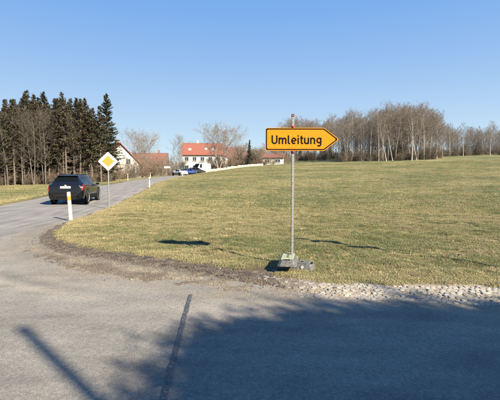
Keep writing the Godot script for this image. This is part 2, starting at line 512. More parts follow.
# ------------------------------------------------------------------ ground
func build_ground():
	var straw := Color(0.52, 0.40, 0.19)
	var olive := Color(0.30, 0.28, 0.10)
	var green := Color(0.17, 0.20, 0.055)
	var soil := Color(0.12, 0.085, 0.055)
	var height := func(x: float, d: float) -> Array:
		var s := sd_turf(x, d)
		return [field_y(x, d, s), s]
	var colour := func(x: float, d: float, s: float) -> Color:
		return turf_colour(x, d, s)
	var xs := span([-420.0, 40.0, -100.0, 8.0, -40.0, 2.0, -14.0, 0.7, -7.5, 0.13, 7.0, 0.35, 16.0, 1.5, 60.0, 6.0, 140.0, 30.0, 520.0])
	var ds := span([-60.0, 8.0, -6.0, 1.0, 4.2, 0.13, 14.0, 0.28, 26.0, 0.9, 60.0, 2.0, 140.0, 8.0, 220.0, 50.0, 720.0])
	var g := mesh_obj("field", grid_mesh(xs, ds, height, colour, func(_x, _d, _s): return true, 0.42), M.field)
	tag(g, "dry winter meadow of olive and straw grass", "", "", "structure")

	# main road, a ribbon that follows the slope
	var a := Acc.new()
	var us := span([-1.0, 0.035, 1.0])
	var rds := span([-90.0, 5.0, 4.0, 0.35, 30.0, 1.5, 130.0, 4.0, 196.0])
	for d in rds:
		var c := road_x(d)
		for u in us:
			var x := c + u * ROAD_HALF
			a.v.append(Vector3(x, rise(x, d) - 0.006 - 0.03 * u * u, -d))
			a.n.append(Vector3(0, 1, 0))
			a.uv.append(Vector2(x, -d) * 0.8)
			var k := 0.26 + 0.09 * n_mid.get_noise_2d(u * 30.0, d * 0.9) + 0.07 * n_macro.get_noise_2d(x * 8, d * 8)
			var edge := clampf((absf(u) - 0.8) / 0.2, 0.0, 1.0)
			var mc := Color(k, k * 0.975, k * 0.93).lerp(Color(0.36, 0.31, 0.24), edge * 0.6)
			if d > 4.0 and d < 22.0 and u > 0.0:
				var w := -sd_curve(asphalt_edge, Vector2(x, d)) + 0.1 * n_mid.get_noise_2d(x * 3.0, d * 3.0)
				for q in [[0.42, 0.09], [0.95, 0.10], [2.05, 0.09]]:
					mc = mc.lerp(Color(0.14, 0.115, 0.09), 0.6 * exp(-pow((w - q[0]) / q[1], 2.0)) * clampf(0.6 + n_mid.get_noise_2d(x * 2.0, d * 2.0 + 80.0), 0.0, 1.0))
			a.c.append(mc)
	for j in rds.size() - 1:
		for i in us.size() - 1:
			var k := j * us.size() + i
			a.ix.append_array(PackedInt32Array([k, k + us.size(), k + us.size() + 1, k, k + us.size() + 1, k + 1]))
	tag(mesh_obj("main_road", a.mesh(), M.asphalt), "grey asphalt country road leading to the village", "", "", "structure")

	# side road in front, with the dust that tyres drag over it
	var ah := func(x: float, d: float) -> Array:
		return [0.0 + 0.006 * n_macro.get_noise_2d(x * 5.0, d * 5.0), sd_curve(asphalt_edge, Vector2(x, d))]
	var ac := func(x: float, d: float, s: float) -> Color:
		var k := 0.245 + 0.08 * n_macro.get_noise_2d(x * 6.0, d * 14.0) + 0.055 * n_mid.get_noise_2d(x * 5.0, d * 14.0) + 0.03 * n_fine.get_noise_2d(x * 9.0, d * 9.0)
		var c := Color(k, k * 0.945, k * 0.855)
		# dust lines along the way the tyres go, and grit spilled from the verge
		var w := -s + 0.16 * n_mid.get_noise_2d(x * 4.0, d * 4.0)
		var line := exp(-pow((w - 0.86) / 0.13, 2.0)) * 0.55 + exp(-pow((w - 0.38) / 0.16, 2.0)) * 0.3
		line *= clampf(0.55 + 0.9 * n_mid.get_noise_2d(x * 2.0 + 40.0, d * 2.0), 0.0, 1.0)
		c = c.lerp(Color(0.50, 0.44, 0.35), clampf(line, 0, 1))
		var spill := clampf(1.0 - w / 0.5, 0.0, 1.0) * clampf(0.5 + 1.3 * n_mid.get_noise_2d(x * 7.0, d * 7.0 + 30.0), 0.0, 1.0)
		c = c.lerp(Color(0.30, 0.255, 0.19), spill * 0.75)
		return c
	var sx := span([-6.4, 0.07, 4.5, 0.3, 12.0, 2.0, 40.0])
	var sdd := span([-4.0, 0.4, 2.2, 0.07, 9.0, 0.15, 15.0])
	tag(mesh_obj("side_road", grid_mesh(sx, sdd, ah, ac, func(_x, _d, s): return s < 0.5, 0.8), M.asphalt), "worn grey asphalt of the side road at the junction", "", "", "structure")

	# bare verge of soil and grit between turf and asphalt
	var vh := func(x: float, d: float) -> Array:
		var s := sd_curve(asphalt_edge, Vector2(x, d))
		var t := sd_curve(turf_edge, Vector2(x, d))
		var w := clampf((s + 0.1 + 0.30 * n_mid.get_noise_2d(x * 6.0, d * 6.0) + 0.1 * n_fine.get_noise_2d(x * 9.0, d * 9.0)) / 0.5, 0.0, 1.0)
		var y := lerpf(-0.03, 0.03 + 0.004 * clampf(x, 0.0, 1.0), w) + (0.018 * n_mid.get_noise_2d(x * 8.0, d * 8.0) + 0.016 * n_fine.get_noise_2d(x * 8.0, d * 8.0)) * w
		y -= 0.035 * exp(-pow((t + 0.42) / 0.16, 2.0)) * clampf(1.2 - x * 0.8, 0.0, 1.0)   # a wheel rut beside the turf
		return [y, Vector2(s, t)]
	verge_height = vh
	var vc := func(x: float, d: float, st: Vector2) -> Color:
		var n1 := n_mid.get_noise_2d(x * 6.0 + 9.0, d * 6.0)
		var n2 := n_fine.get_noise_2d(x * 5.0, d * 5.0 + 50.0)
		var out := -st.y + 0.22 * n1
		var wet := clampf(1.3 - out / 0.6, 0.0, 1.0) * clampf(0.85 - 0.55 * (x - 0.2), 0.0, 1.0)
		var c := Color(0.42, 0.36, 0.275).lerp(Color(0.20, 0.16, 0.115), clampf(0.5 + n1 * 1.1 + n2 * 0.8, 0, 1))
		c = c.lerp(Color(0.40, 0.35, 0.27), 0.75 * exp(-pow((out - 0.62) / 0.16, 2.0)))
		c = c.lerp(Color(0.17, 0.135, 0.098), 0.8 * exp(-pow((out - 1.02) / 0.2, 2.0)) * clampf(0.8 - 0.6 * x, 0.0, 1.0))
		c = c.lerp(Color(0.07, 0.051, 0.036), wet * clampf(0.85 + n2 * 0.7, 0, 1))
		if x > 0.3:
			c = c.lerp(Color(0.46, 0.405, 0.32), clampf((x - 0.3) * 0.8, 0, 0.8))
		return c
	var vx := span([-7.6, 0.07, 4.6, 0.3, 12.0, 2.0, 39.0])
	var vd := span([3.6, 0.07, 9.4, 0.1, 15.0, 0.3, 26.0])
	tag(mesh_obj("verge", grid_mesh(vx, vd, vh, vc, func(_x, _d, st): return st.x > -0.45 and st.y < 0.4, 1.3), M.dirt), "bare verge of brown soil and pale grit round the corner", "", "", "structure")

func turf_colour(x: float, d: float, s: float) -> Color:
	var n1 := n_macro.get_noise_2d(x * 1.2, d * 1.2)
	var n2 := n_mid.get_noise_2d(x * 1.6, d * 1.6)
	var n3 := n_fine.get_noise_2d(x * 3.0, d * 3.0)
	var n4 := n_fine.get_noise_2d(x * 7.0 + 70.0, d * 5.0)
	var dry := clampf(0.5 + 0.7 * n1 + 0.75 * n2 + 0.55 * n3 + 1.0 * n4, 0.0, 1.0)
	var edge := clampf(1.0 - s / 1.9, 0.0, 1.0)
	dry = clampf(dry + edge * 0.6, 0.0, 1.0)
	var c := Color(0.125, 0.15, 0.045).lerp(Color(0.435, 0.365, 0.18), dry)
	var bare := clampf((n2 * 0.9 + n3 * 0.9 + n4 * 0.3 - 0.34) * 3.0, 0.0, 1.0) * 0.6
	bare = maxf(bare, clampf(1.25 - Vector2((x - 0.25) / 0.55, (d - 6.55) / 0.28).length() + 0.5 * n4, 0.0, 1.0))
	if s < 0.5: bare = maxf(bare, clampf(0.35 - s, 0.0, 1.0) * 2.0 * clampf(0.6 + n3, 0, 1))
	return c.lerp(Color(0.15, 0.105, 0.065), bare)

func multi(called: String, mesh: Mesh, m: Material, xf: Array, cols: PackedColorArray, label: String, category: String) -> MultiMeshInstance3D:
	var mm := MultiMesh.new()
	mm.transform_format = MultiMesh.TRANSFORM_3D
	mm.use_colors = true
	mm.mesh = mesh
	mm.instance_count = xf.size()
	for k in xf.size():
		mm.set_instance_transform(k, xf[k])
		mm.set_instance_color(k, cols[k])
	var o := MultiMeshInstance3D.new()
	o.multimesh = mm
	o.material_override = m
	o.name = numbered(called)
	add_child(o)
	tag(o, label, category, "", "stuff")
	return o

func tuft_mesh(blades: int, tall: float, wide: float, spread: float, flat: float) -> ArrayMesh:
	var a := Acc.new()
	for k in blades:
		var an := rng.randf() * TAU
		var p := Vector3(cos(an), 0, sin(an)) * spread * sqrt(rng.randf()) + Vector3(0, -0.01, 0)
		var an2 := rng.randf() * TAU
		var lean := Vector3(cos(an2), 0, sin(an2))
		var h := tall * rng.randf_range(0.5, 1.15)
		var fl := flat * rng.randf_range(0.4, 1.5)
		var mid := p + Vector3(0, h * 0.6, 0) + lean * h * fl * 0.35
		var tip := p + Vector3(0, h * maxf(0.12, 1.0 - 0.55 * fl), 0) + lean * h * fl
		var sdv := lean.cross(Vector3.UP).rotated(Vector3.UP, rng.randf_range(-0.8, 0.8)) * wide
		var v := rng.randf_range(0.7, 1.25)
		var col := Color(v, v * rng.randf_range(0.93, 1.03), v * rng.randf_range(0.8, 1.05))
		a.leaf(p - sdv, p + sdv, mid + sdv * 0.8, col)
		a.leaf(p - sdv, mid + sdv * 0.8, mid - sdv * 0.8, col)
		a.leaf(mid - sdv * 0.8, mid + sdv * 0.8, tip, col)
	return a.mesh()

func build_grass():
	rng.seed = 4
	var near := tuft_mesh(15, 0.052, 0.0024, 0.06, 1.75)
	var xf := []
	var cols := PackedColorArray()
	var tries := 0
	while xf.size() < 120000 and tries < 400000:
		tries += 1
		var d := 5.0 + 15.0 * pow(rng.randf(), 1.6)
		var x := rng.randf_range(-0.75, 0.75) * (d + 1.0)
		if x < -9.5: continue
		var s := sd_turf(x, d)
		var nn := n_mid.get_noise_2d(x * 5.0, d * 5.0)
		if s < 0.02 + 0.25 * nn: continue
		if Vector2((x - 0.25) / 0.55, (d - 6.55) / 0.28).length() < 0.6 + rng.randf(): continue
		if rng.randf() < clampf(n_mid.get_noise_2d(x * 1.6, d * 1.6) * 0.9 + n_fine.get_noise_2d(x * 3.0, d * 3.0) * 0.9 - 0.2, 0.0, 0.9): continue
		var sc := rng.randf_range(0.6, 1.3) * (1.0 + 0.35 * clampf(1.0 - s, 0.0, 1.0)) * (1.0 + (d - 5.0) * 0.03)
		var b := Basis(Vector3.UP, rng.randf() * TAU).scaled(Vector3(sc, sc * rng.randf_range(0.6, 1.2), sc))
		xf.append(Transform3D(b, Vector3(x, field_y(x, d, s) - 0.004, -d)))
		var c := turf_colour(x, d, s + 0.4)
		c = c.lerp(Color(0.48, 0.395, 0.20) if rng.randf() < 0.45 + 0.35 * clampf(1.0 - s / 1.5, 0, 1) else Color(0.17, 0.185, 0.055), 0.22)
		cols.append(c * 0.76)
	multi("grass", near, M.blade, xf, cols, "short matted dry grass of the meadow by the corner", "grass")
	# further out: broader clumps
	var far := tuft_mesh(26, 0.085, 0.006, 0.22, 1.2)
	xf = []
	cols = PackedColorArray()
	for k in 42000:
		var d := 17.0 + 90.0 * pow(rng.randf(), 1.7)
		var x := rng.randf_range(-0.75, 0.75) * d
		var s := sd_turf(x, d)
		if s < 0.25: continue
		var sc := rng.randf_range(0.7, 1.3) * (1.0 + (d - 17.0) * 0.012)
		xf.append(Transform3D(Basis(Vector3.UP, rng.randf() * TAU).scaled(Vector3(sc, sc * 0.8, sc)), Vector3(x, field_y(x, d, s) - 0.005, -d)))
		var c := turf_colour(x, d, s)
		c = c.lerp(Color(0.46, 0.385, 0.195) if rng.randf() < 0.4 else Color(0.17, 0.18, 0.055), 0.25)
		cols.append(c * 0.75)
	multi("meadow_grass", far, M.blade, xf, cols, "olive and straw grass clumps over the open meadow", "grass")
	# tussocks left standing by the mower
	var tus := tuft_mesh(34, 0.11, 0.003, 0.07, 1.1)
	xf = []
	cols = PackedColorArray()
	for k in 6500:
		var d := 6.0 + 40.0 * pow(rng.randf(), 1.5)
		var x := rng.randf_range(-0.72, 0.72) * d
		var s := sd_turf(x, d)
		if s < 0.5 or n_mid.get_noise_2d(x * 2.2 + 15.0, d * 2.2) < 0.05: continue
		var sc := rng.randf_range(0.5, 1.15)
		xf.append(Transform3D(Basis(Vector3.UP, rng.randf() * TAU).scaled(Vector3(sc * 1.2, sc * 0.75, sc * 1.2)), Vector3(x, field_y(x, d, s) - 0.01, -d)))
		var v := rng.randf_range(0.75, 1.1)
		cols.append((Color(0.13, 0.145, 0.045) if rng.randf() < 0.45 else (Color(0.43, 0.335, 0.17) if rng.randf() < 0.6 else Color(0.22, 0.165, 0.085))) * v)
	multi("grass_tussocks", tus, M.blade, xf, cols, "scattered darker and bleached tussocks in the meadow", "grass")
	# long dry stalks along the edges of the roads
	var tall := tuft_mesh(16, 0.2, 0.0035, 0.07, 0.7)
	xf = []
	cols = PackedColorArray()
	for k in 4200:
		var d := 5.2 + 55.0 * pow(rng.randf(), 1.7)
		var x := rng.randf_range(-0.8, 0.75) * d
		if rng.randf() < 0.5: x = road_x(d) + (ROAD_HALF + rng.randf() * 1.6) * (1.0 if rng.randf() < 0.5 else -1.0)
		var s := sd_turf(x, d)
		if s < 0.12 or s > 1.7 or rng.randf() < s / 1.9: continue
		var sc := rng.randf_range(0.3, 0.7)
		xf.append(Transform3D(Basis(Vector3.UP, rng.randf() * TAU).scaled(Vector3(sc, sc, sc)), Vector3(x, field_y(x, d, s) - 0.01, -d)))
		var v := rng.randf_range(0.75, 1.1)
		cols.append(Color(0.38, 0.31, 0.175) * v)
	multi("verge_grass", tall, M.blade, xf, cols, "long bleached grass tufts along the road edges", "grass")

func stone_mesh(sd: int, flat: float) -> ArrayMesh:
	# a rough pebble: an octahedron split once
	var r := RandomNumberGenerator.new()
	r.seed = sd
	var nz := FastNoiseLite.new()
	nz.seed = sd
	nz.frequency = 0.9
	var a := Acc.new()
	var base := [Vector3.UP, Vector3.RIGHT, Vector3.FORWARD, Vector3.LEFT, Vector3.BACK, Vector3.DOWN]
	var faces := [[0, 1, 2], [0, 2, 3], [0, 3, 4], [0, 4, 1], [5, 2, 1], [5, 3, 2], [5, 4, 3], [5, 1, 4]]
	var f := func(p: Vector3) -> Vector3:
		p = p.normalized()
		var k := 1.0 + 0.5 * nz.get_noise_3dv(p * 2.0)
		return Vector3(p.x * k, p.y * k * flat, p.z * k) * 0.5
	for q in faces:
		var A: Vector3 = base[q[0]]; var B: Vector3 = base[q[1]]; var C: Vector3 = base[q[2]]
		var ab := A + B; var bc := B + C; var ca := C + A
		for t in [[A, ab, ca], [ab, B, bc], [ca, bc, C], [ab, bc, ca]]:
			var v := r.randf_range(0.85, 1.1)
			a.leaf(f.call(t[0]), f.call(t[1]), f.call(t[2]), Color(v, v, v))
	return a.mesh()

func sett_mesh(sd: int) -> ArrayMesh:
	# a worn granite sett: a domed square block
	var r := RandomNumberGenerator.new()
	r.seed = sd
	var a := Acc.new()
	var ring := func(k: float, y: float) -> Array:
		var out := []
		for q in 8:
			var an := TAU * (q + 0.5) / 8.0
			var e := Vector3(signf(cos(an)) * pow(absf(cos(an)), 0.4), 0, signf(sin(an)) * pow(absf(sin(an)), 0.4))
			out.append(e * k * 0.5 * r.randf_range(0.9, 1.05) + Vector3(0, y + r.randf_range(-0.02, 0.02), 0))
		return out
	var lo: Array = ring.call(1.0, -0.5)
	var mid: Array = ring.call(0.98, 0.14)
	var up: Array = ring.call(0.82, 0.26)
	var top := Vector3(0, 0.28, 0)
	var white := Color(1, 1, 1)
	for q in 8:
		var w := (q + 1) % 8
		a.leaf(lo[q], lo[w], mid[w], white); a.leaf(lo[q], mid[w], mid[q], white)
		a.leaf(mid[q], mid[w], up[w], white); a.leaf(mid[q], up[w], up[q], white)
		a.leaf(up[q], up[w], top, white)
	return a.mesh()

func build_stones():
	rng.seed = 8
	var xf := []
	var cols := PackedColorArray()
	# rows of small setts between side road and meadow
	var x := 0.0
	while x < 11.0:
		for row in 11:
			var t := (row + 0.5) / 11.0
			# find both edges at this x
			var lo := edge_at(asphalt_edge, x) - 0.03
			var hi := edge_at(turf_edge, x) + 0.02
			var d := lerpf(lo, hi, t) + rng.randf_range(-0.012, 0.012)
			if rng.randf() < clampf(0.7 - x * 0.5, 0.05, 0.6): continue
			var s := 0.073 * rng.randf_range(0.86, 1.08)
			var b := Basis(Vector3.UP, rng.randf_range(-0.1, 0.1)).scaled(Vector3(s * rng.randf_range(0.9, 1.1), 0.05, s))
			b = Basis(Vector3(rng.randf_range(-1, 1), 0, rng.randf_range(-1, 1)).normalized(), rng.randf() * 0.06) * b
			var gy: float = verge_height.call(x, d)[0]
			xf.append(Transform3D(b, Vector3(x + rng.randf_range(-0.012, 0.012) + (row % 2) * 0.038, maxf(gy, -0.004) - 0.006 + rng.randf_range(-0.005, 0.003) - 0.006 * clampf(1.2 - x, 0.0, 1.0), -d)))
			var v := rng.randf_range(0.20, 0.33) * lerpf(0.55, 1.0, clampf((x - 0.1) / 1.2, 0.0, 1.0))
			cols.append(Color(v, v * 0.91, v * 0.77))
		x += 0.076
	multi("cobble_strip", sett_mesh(3), M.stone, xf, cols, "strip of pale worn setts between asphalt and meadow", "cobbles")
	# grit
	xf = []
	cols = PackedColorArray()
	var tries := 0
	while xf.size() < 15000 and tries < 200000:
		tries += 1
		var px := rng.randf_range(-7.0, 8.0)
		var d := rng.randf_range(4.2, 13.0)
		var p := Vector2(px, d)
		var s := sd_curve(asphalt_edge, p)
		var t := sd_curve(turf_edge, p)
		if t > 0.1 or s < -1.6: continue
		if s < 0.0 and rng.randf() > 0.55 * exp(s * 3.2): continue
		var sz := 0.004 + 0.009 * pow(rng.randf(), 3.0)
		if rng.randf() < 0.003: sz = rng.randf_range(0.018, 0.03)
		xf.append(Transform3D(Basis.from_euler(Vector3(rng.randf() * TAU, rng.randf() * TAU, rng.randf() * TAU)).scaled(Vector3.ONE * sz), Vector3(px, (0.03 if s > 0.15 else 0.006) + sz * 0.2, -d)))
		var v := 0.08 + 0.22 * pow(rng.randf(), 1.5)
		cols.append(Color(v, v * 0.9, v * 0.77))
	multi("gravel", stone_mesh(5, 0.75), M.stone, xf, cols, "loose grit and gravel scattered along the verge", "gravel")
	# clods of soil kicked up at the turf edge
	xf = []
	cols = PackedColorArray()
	for k in 2600:
		var q := rng.randi_range(4, turf_edge.size() - 8)
		var e := turf_edge[q].lerp(turf_edge[q + 1], rng.randf())
		var off := Vector2(rng.randfn(0, 0.16), rng.randfn(-0.12, 0.2))
		var p := e + off
		if p.x > 0.5: continue
		var sz := 0.01 + 0.025 * pow(rng.randf(), 2.5)
		xf.append(Transform3D(Basis.from_euler(Vector3(rng.randf() * TAU, rng.randf() * TAU, 0)).scaled(Vector3(sz, sz * 0.7, sz)), Vector3(p.x, 0.03, -p.y)))
		var v := rng.randf_range(0.6, 1.2)
		cols.append(Color(0.10, 0.072, 0.048) * v)
	multi("soil_clods", stone_mesh(6, 0.8), M.stone, xf, cols, "dark clods of soil along the worn turf edge", "soil")
	# molehills and worn hummocks out in the meadow
	for p in [[3.75, 7.45, 0.09], [3.98, 7.5, 0.07], [14.8, 45.0, 0.2], [15.8, 45.6, 0.17]]:
		var f := foot(p[0], p[1])
		var st := Acc.new()
		var n := 14
		var c0 := Color(0.055, 0.04, 0.028)
		for i in n:
			for j in 3:
				var r0: float = [0.0, 0.5, 0.85, 1.3][j] * p[2]
				var r1: float = [0.0, 0.5, 0.85, 1.3][j + 1] * p[2]
				var h0: float = [0.62, 0.5, 0.2, -0.15][j] * p[2]
				var h1: float = [0.62, 0.5, 0.2, -0.15][j + 1] * p[2]
				var q := []
				for w in [[i, r0, h0], [i + 1, r0, h0], [i + 1, r1, h1], [i, r1, h1]]:
					var an: float = TAU * w[0] / n
					var k: float = 1.0 + 0.3 * n_fine.get_noise_2d(cos(an) * 20.0 + p[0] * 9.0, sin(an) * 20.0 + w[1] * 40.0)
					q.append(Vector3(cos(an) * w[1] * k, w[2] * k, sin(an) * w[1] * k * 0.9))
				if j > 0: st.leaf(q[0], q[1], q[2], c0)
				st.leaf(q[0], q[2], q[3], c0)
		var o := mesh_obj("molehill", st.mesh(), M.stone)
		o.position = f
		tag(o, "small dark molehill of fresh soil in the meadow", "molehill", "molehills in the meadow")

func edge_at(c: PackedVector2Array, x: float) -> float:
	for k in c.size() - 1:
		if x <= c[k].x and x >= c[k + 1].x:
			return lerpf(c[k].y, c[k + 1].y, (c[k].x - x) / (c[k].x - c[k + 1].x))
	return c[0].y

func build_seam():
	# bitumen poured along a joint, with a wandering edge
	var st := new_st()
	st.set_smooth_group(-1)
	var prev := []
	for k in 60:
		var t := k / 59.0
		var d := lerpf(5.28, 1.6, t)
		var cx := lerpf(-0.80, -0.545, t) + 0.008 * n_fine.get_noise_2d(d * 5.0, 3.0)
		var w := 0.027 + 0.007 * n_fine.get_noise_2d(d * 30.0, 9.0)
		var w2 := 0.027 + 0.007 * n_fine.get_noise_2d(d * 30.0, 29.0)
		var y := 0.006 * n_macro.get_noise_2d(cx * 5.0, d * 5.0) + 0.004
		var row := [Vector3(cx - w, y, -d), Vector3(cx - w * 0.8, y + 0.004, -d), Vector3(cx + w2 * 0.8, y + 0.004, -d), Vector3(cx + w2, y, -d)]
		if prev.size():
			for i in 3: quad(st, prev[i], prev[i + 1], row[i + 1], row[i])
		prev = row
	tag(obj("joint_seal", st, M.bitumen), "dark bitumen sealing strip poured along a joint in the side road", "", "", "structure")

# ------------------------------------------------------------------ trees
func curve_pts(p: Vector3, dir: Vector3, length: float, n: int, wob: float, lift: float) -> Array:
	var out := [p]
	var d := dir
	for k in n:
		d = (d + Vector3(rng.randf_range(-wob, wob), rng.randf_range(-wob, wob) + lift, rng.randf_range(-wob, wob))).normalized()
		p += d * length / n
		out.append(p)
	return out

func tapered(r0: float, r1: float, n: int) -> Array:
	var out := []
	for k in n + 1: out.append(lerpf(r0, r1, float(k) / n))
	return out

func side_dir(d: Vector3, spread: float) -> Vector3:
	var u := d.cross(Vector3(rng.randf_range(-1, 1), rng.randf_range(-1, 1), rng.randf_range(-1, 1))).normalized()
	return (d + u * spread).normalized()

# bare broadleaf tree: {trunk, crown}; every branch is a tapered limb, the last twigs thin blades
func bare_tree(sd: int, h: float, o: Dictionary) -> Dictionary:
	rng.seed = sd
	var tr := Acc.new()
	var cr := Acc.new()
	var r0: float = o.get("r", 0.16)
	var col_t: Color = o.get("trunk", Color(0.2, 0.17, 0.14))
	var col_b: Color = o.get("branch", Color(0.17, 0.14, 0.11))
	var col_w: Color = o.get("twig", Color(0.20, 0.155, 0.12))
	var clear: float = o.get("clear", 0.3)
	var spread: float = o.get("spread", 0.28) * h
	var up: float = o.get("up", 0.9)
	var n1: int = o.get("n1", 18)
	var n2: int = o.get("n2", 6)
	var n3: int = o.get("n3", 5)
	var n4: int = o.get("n4", 4)
	var droop: float = o.get("droop", 0.0)
	var tw: float = o.get("tw", 0.011)
	var lean: Vector3 = o.get("lean", Vector3.ZERO)
	var stems: int = o.get("stems", 1)
	for sti in stems:
		var d0 := (Vector3.UP + lean).normalized()
		if stems > 1:
			var az := TAU * sti / stems + rng.randf()
			d0 = (Vector3.UP + Vector3(cos(az), 0, sin(az)) * o.get("fork", 0.35)).normalized()
		var hh := h * (0.93 if stems == 1 else rng.randf_range(0.75, 0.92))
		var tp := curve_pts(Vector3(0, -0.15, 0), d0, hh, 9, 0.05, 0.02)
		var rads := tapered(r0 / sqrt(stems), r0 * 0.07, 9)
		rads[0] = r0 * 1.35 / sqrt(stems)
		tr.limb(tp, rads, 7, col_t)
		for i in n1:
			var f := lerpf(clear, 0.98, pow((i + rng.randf()) / n1, 0.9))
			var k := clampf(f * 9.0, 0.0, 8.99)
			var p: Vector3 = tp[int(k)].lerp(tp[int(k) + 1], k - int(k))
			var rr: float = lerpf(rads[int(k)], rads[int(k) + 1], k - int(k))
			var az := i * 2.4 + rng.randf()
			var shape := 0.35 + 0.65 * sin(PI * clampf((f - clear) / (1.02 - clear) * 0.85 + 0.18, 0.0, 1.0))
			var l1 := spread * shape * rng.randf_range(0.75, 1.15)
			var dir := Vector3(cos(az), up * rng.randf_range(0.7, 1.35), sin(az)).normalized()
			var p1 := curve_pts(p, dir, l1, 4, 0.14, 0.10 - droop)
			var rb := minf(rr * 0.6, 0.02 + l1 * 0.014)
			cr.limb(p1, tapered(rb, 0.012, 4), 4, col_b)
			for j in n2:
				var f2 := lerpf(0.25, 1.0, (j + rng.randf()) / n2) * 3.99
				var q: Vector3 = p1[int(f2)].lerp(p1[int(f2) + 1], f2 - int(f2))
				var dd: Vector3 = (p1[int(f2) + 1] - p1[int(f2)]).normalized()
				var l2 := l1 * rng.randf_range(0.28, 0.5)
				var p2 := curve_pts(q, side_dir(dd, 0.8), l2, 3, 0.2, 0.08 - droop * 2.0)
				cr.limb(p2, tapered(0.014, 0.007, 3), 3, col_b)
				for m in n3:
					var f3 := lerpf(0.2, 1.0, (m + rng.randf()) / n3) * 2.99
					var q3: Vector3 = p2[int(f3)].lerp(p2[int(f3) + 1], f3 - int(f3))
					var d3: Vector3 = (p2[int(f3) + 1] - p2[int(f3)]).normalized()
					var l3 := l2 * rng.randf_range(0.35, 0.6)
					var e3 := side_dir(d3, 0.9)
					e3 = (e3 + Vector3(0, 0.12 - droop * 3.0, 0)).normalized()
					var v := rng.randf_range(0.7, 1.25)
					var cw := col_w * v
					twig(cr, q3, e3, l3, tw, cw)
					for z in n4:
						var q4 := q3 + e3 * l3 * rng.randf_range(0.15, 0.95)
						var e4 := (side_dir(e3, 0.9) + Vector3(0, 0.1 - droop * 4.0, 0)).normalized()
						twig(cr, q4, e4, l3 * rng.randf_range(0.35, 0.7), tw * 0.75, cw)
	return {trunk = tr.mesh(), crown = cr.mesh()}

func twig(a: Acc, p: Vector3, d: Vector3, l: float, w: float, col: Color):
	var u := d.cross(Vector3(rng.randf_range(-1, 1), rng.randf_range(-1, 1), rng.randf_range(-1, 1))).normalized() * w
	a.leaf(p - u, p + u, p + d * l, col)

# spruce: whorls of drooping branches carrying sprays of needles, dead twigs below
func spruce(sd: int, h: float, maxr: float, clear: float, tint: Color, dens := 1.0) -> Dictionary:
	rng.seed = sd
	var tr := Acc.new()
	var cr := Acc.new()
	var dead := Acc.new()
	var tp := curve_pts(Vector3(0, -0.15, 0), Vector3.UP, h + 0.1, 8, 0.015, 0.02)
	var r0 := 0.012 * h + 0.03
	tr.limb(tp, tapered(r0, 0.015, 8), 7, Color(0.105, 0.085, 0.07))
	var y := clear * h
	while y < h * 0.99:
		var f := (y - clear * h) / (h * (1.0 - clear))
		var l0 := maxr * (pow(1.0 - f, 0.8) * (0.55 + 0.45 * minf(f * 4.0 + 0.3, 1.0)) + 0.04)
		var k := clampf(y / h * 8.0, 0, 7.99)
		var p: Vector3 = tp[int(k)].lerp(tp[int(k) + 1], k - int(k))
		for i in 8:
			if rng.randf() < 0.1: continue
			var az := rng.randf() * TAU
			var l := l0 * rng.randf_range(0.6, 1.25)
			var dir := Vector3(cos(az), lerpf(-0.3, 0.6, f) + rng.randf_range(-0.25, 0.25), sin(az)).normalized()
			var bp := curve_pts(p + Vector3(0, rng.randf_range(-0.15, 0.15), 0), dir, l, 3, 0.12, 0.07)
			cr.limb(bp, tapered(0.02 + 0.01 * l, 0.006, 3), 3, Color(0.12, 0.09, 0.07))
			var n := int((4 + l * 7.0) * dens)
			for s in n:
				var fs := lerpf(0.12, 1.0, (s + rng.randf()) / n) * 2.99
				var q: Vector3 = bp[int(fs)].lerp(bp[int(fs) + 1], fs - int(fs))
				var dd: Vector3 = (bp[int(fs) + 1] - bp[int(fs)]).normalized()
				var sdv := dd.cross(Vector3.UP).normalized()
				for side in [-1.0, 1.0]:
					var e: Vector3 = (dd * rng.randf_range(0.4, 1.0) + sdv * side * rng.randf_range(0.3, 1.0) + Vector3(0, rng.randf_range(-0.9, 0.5), 0)).normalized()
					var ll := rng.randf_range(0.2, 0.5) * (0.55 + 0.45 * (1.0 - f))
					var u := e.cross(Vector3(rng.randf_range(-0.6, 0.6), 1, rng.randf_range(-0.6, 0.6))).normalized() * rng.randf_range(0.04, 0.085)
					var v := rng.randf_range(0.6, 1.35)
					var c := tint * v
					if rng.randf() < 0.16: c = Color(0.13, 0.095, 0.055) * v
					cr.leaf(q - u, q + e * ll, q + u, c)
		y += rng.randf_range(0.17, 0.27)
	y = 0.8
	while y < clear * h + 0.5:
		for i in 3:
			var az := rng.randf() * TAU
			var dir := Vector3(cos(az), rng.randf_range(-0.5, 0.15), sin(az)).normalized()
			var l := maxr * rng.randf_range(0.3, 0.75)
			var bp := curve_pts(Vector3(0, y, 0), dir, l, 3, 0.12, -0.02)
			dead.limb(bp, tapered(0.017, 0.006, 3), 3, Color(0.17, 0.13, 0.10))
			for s in 7:
				var fs := rng.randf_range(0.3, 2.99)
				var q: Vector3 = bp[int(fs)].lerp(bp[int(fs) + 1], fs - int(fs))
				twig(dead, q, side_dir(dir, 1.0), rng.randf_range(0.2, 0.6), 0.009, Color(0.2, 0.15, 0.11))
		y += rng.randf_range(0.2, 0.4)
	return {trunk = tr.mesh(), crown = cr.mesh(), dead_branches = dead.mesh()}

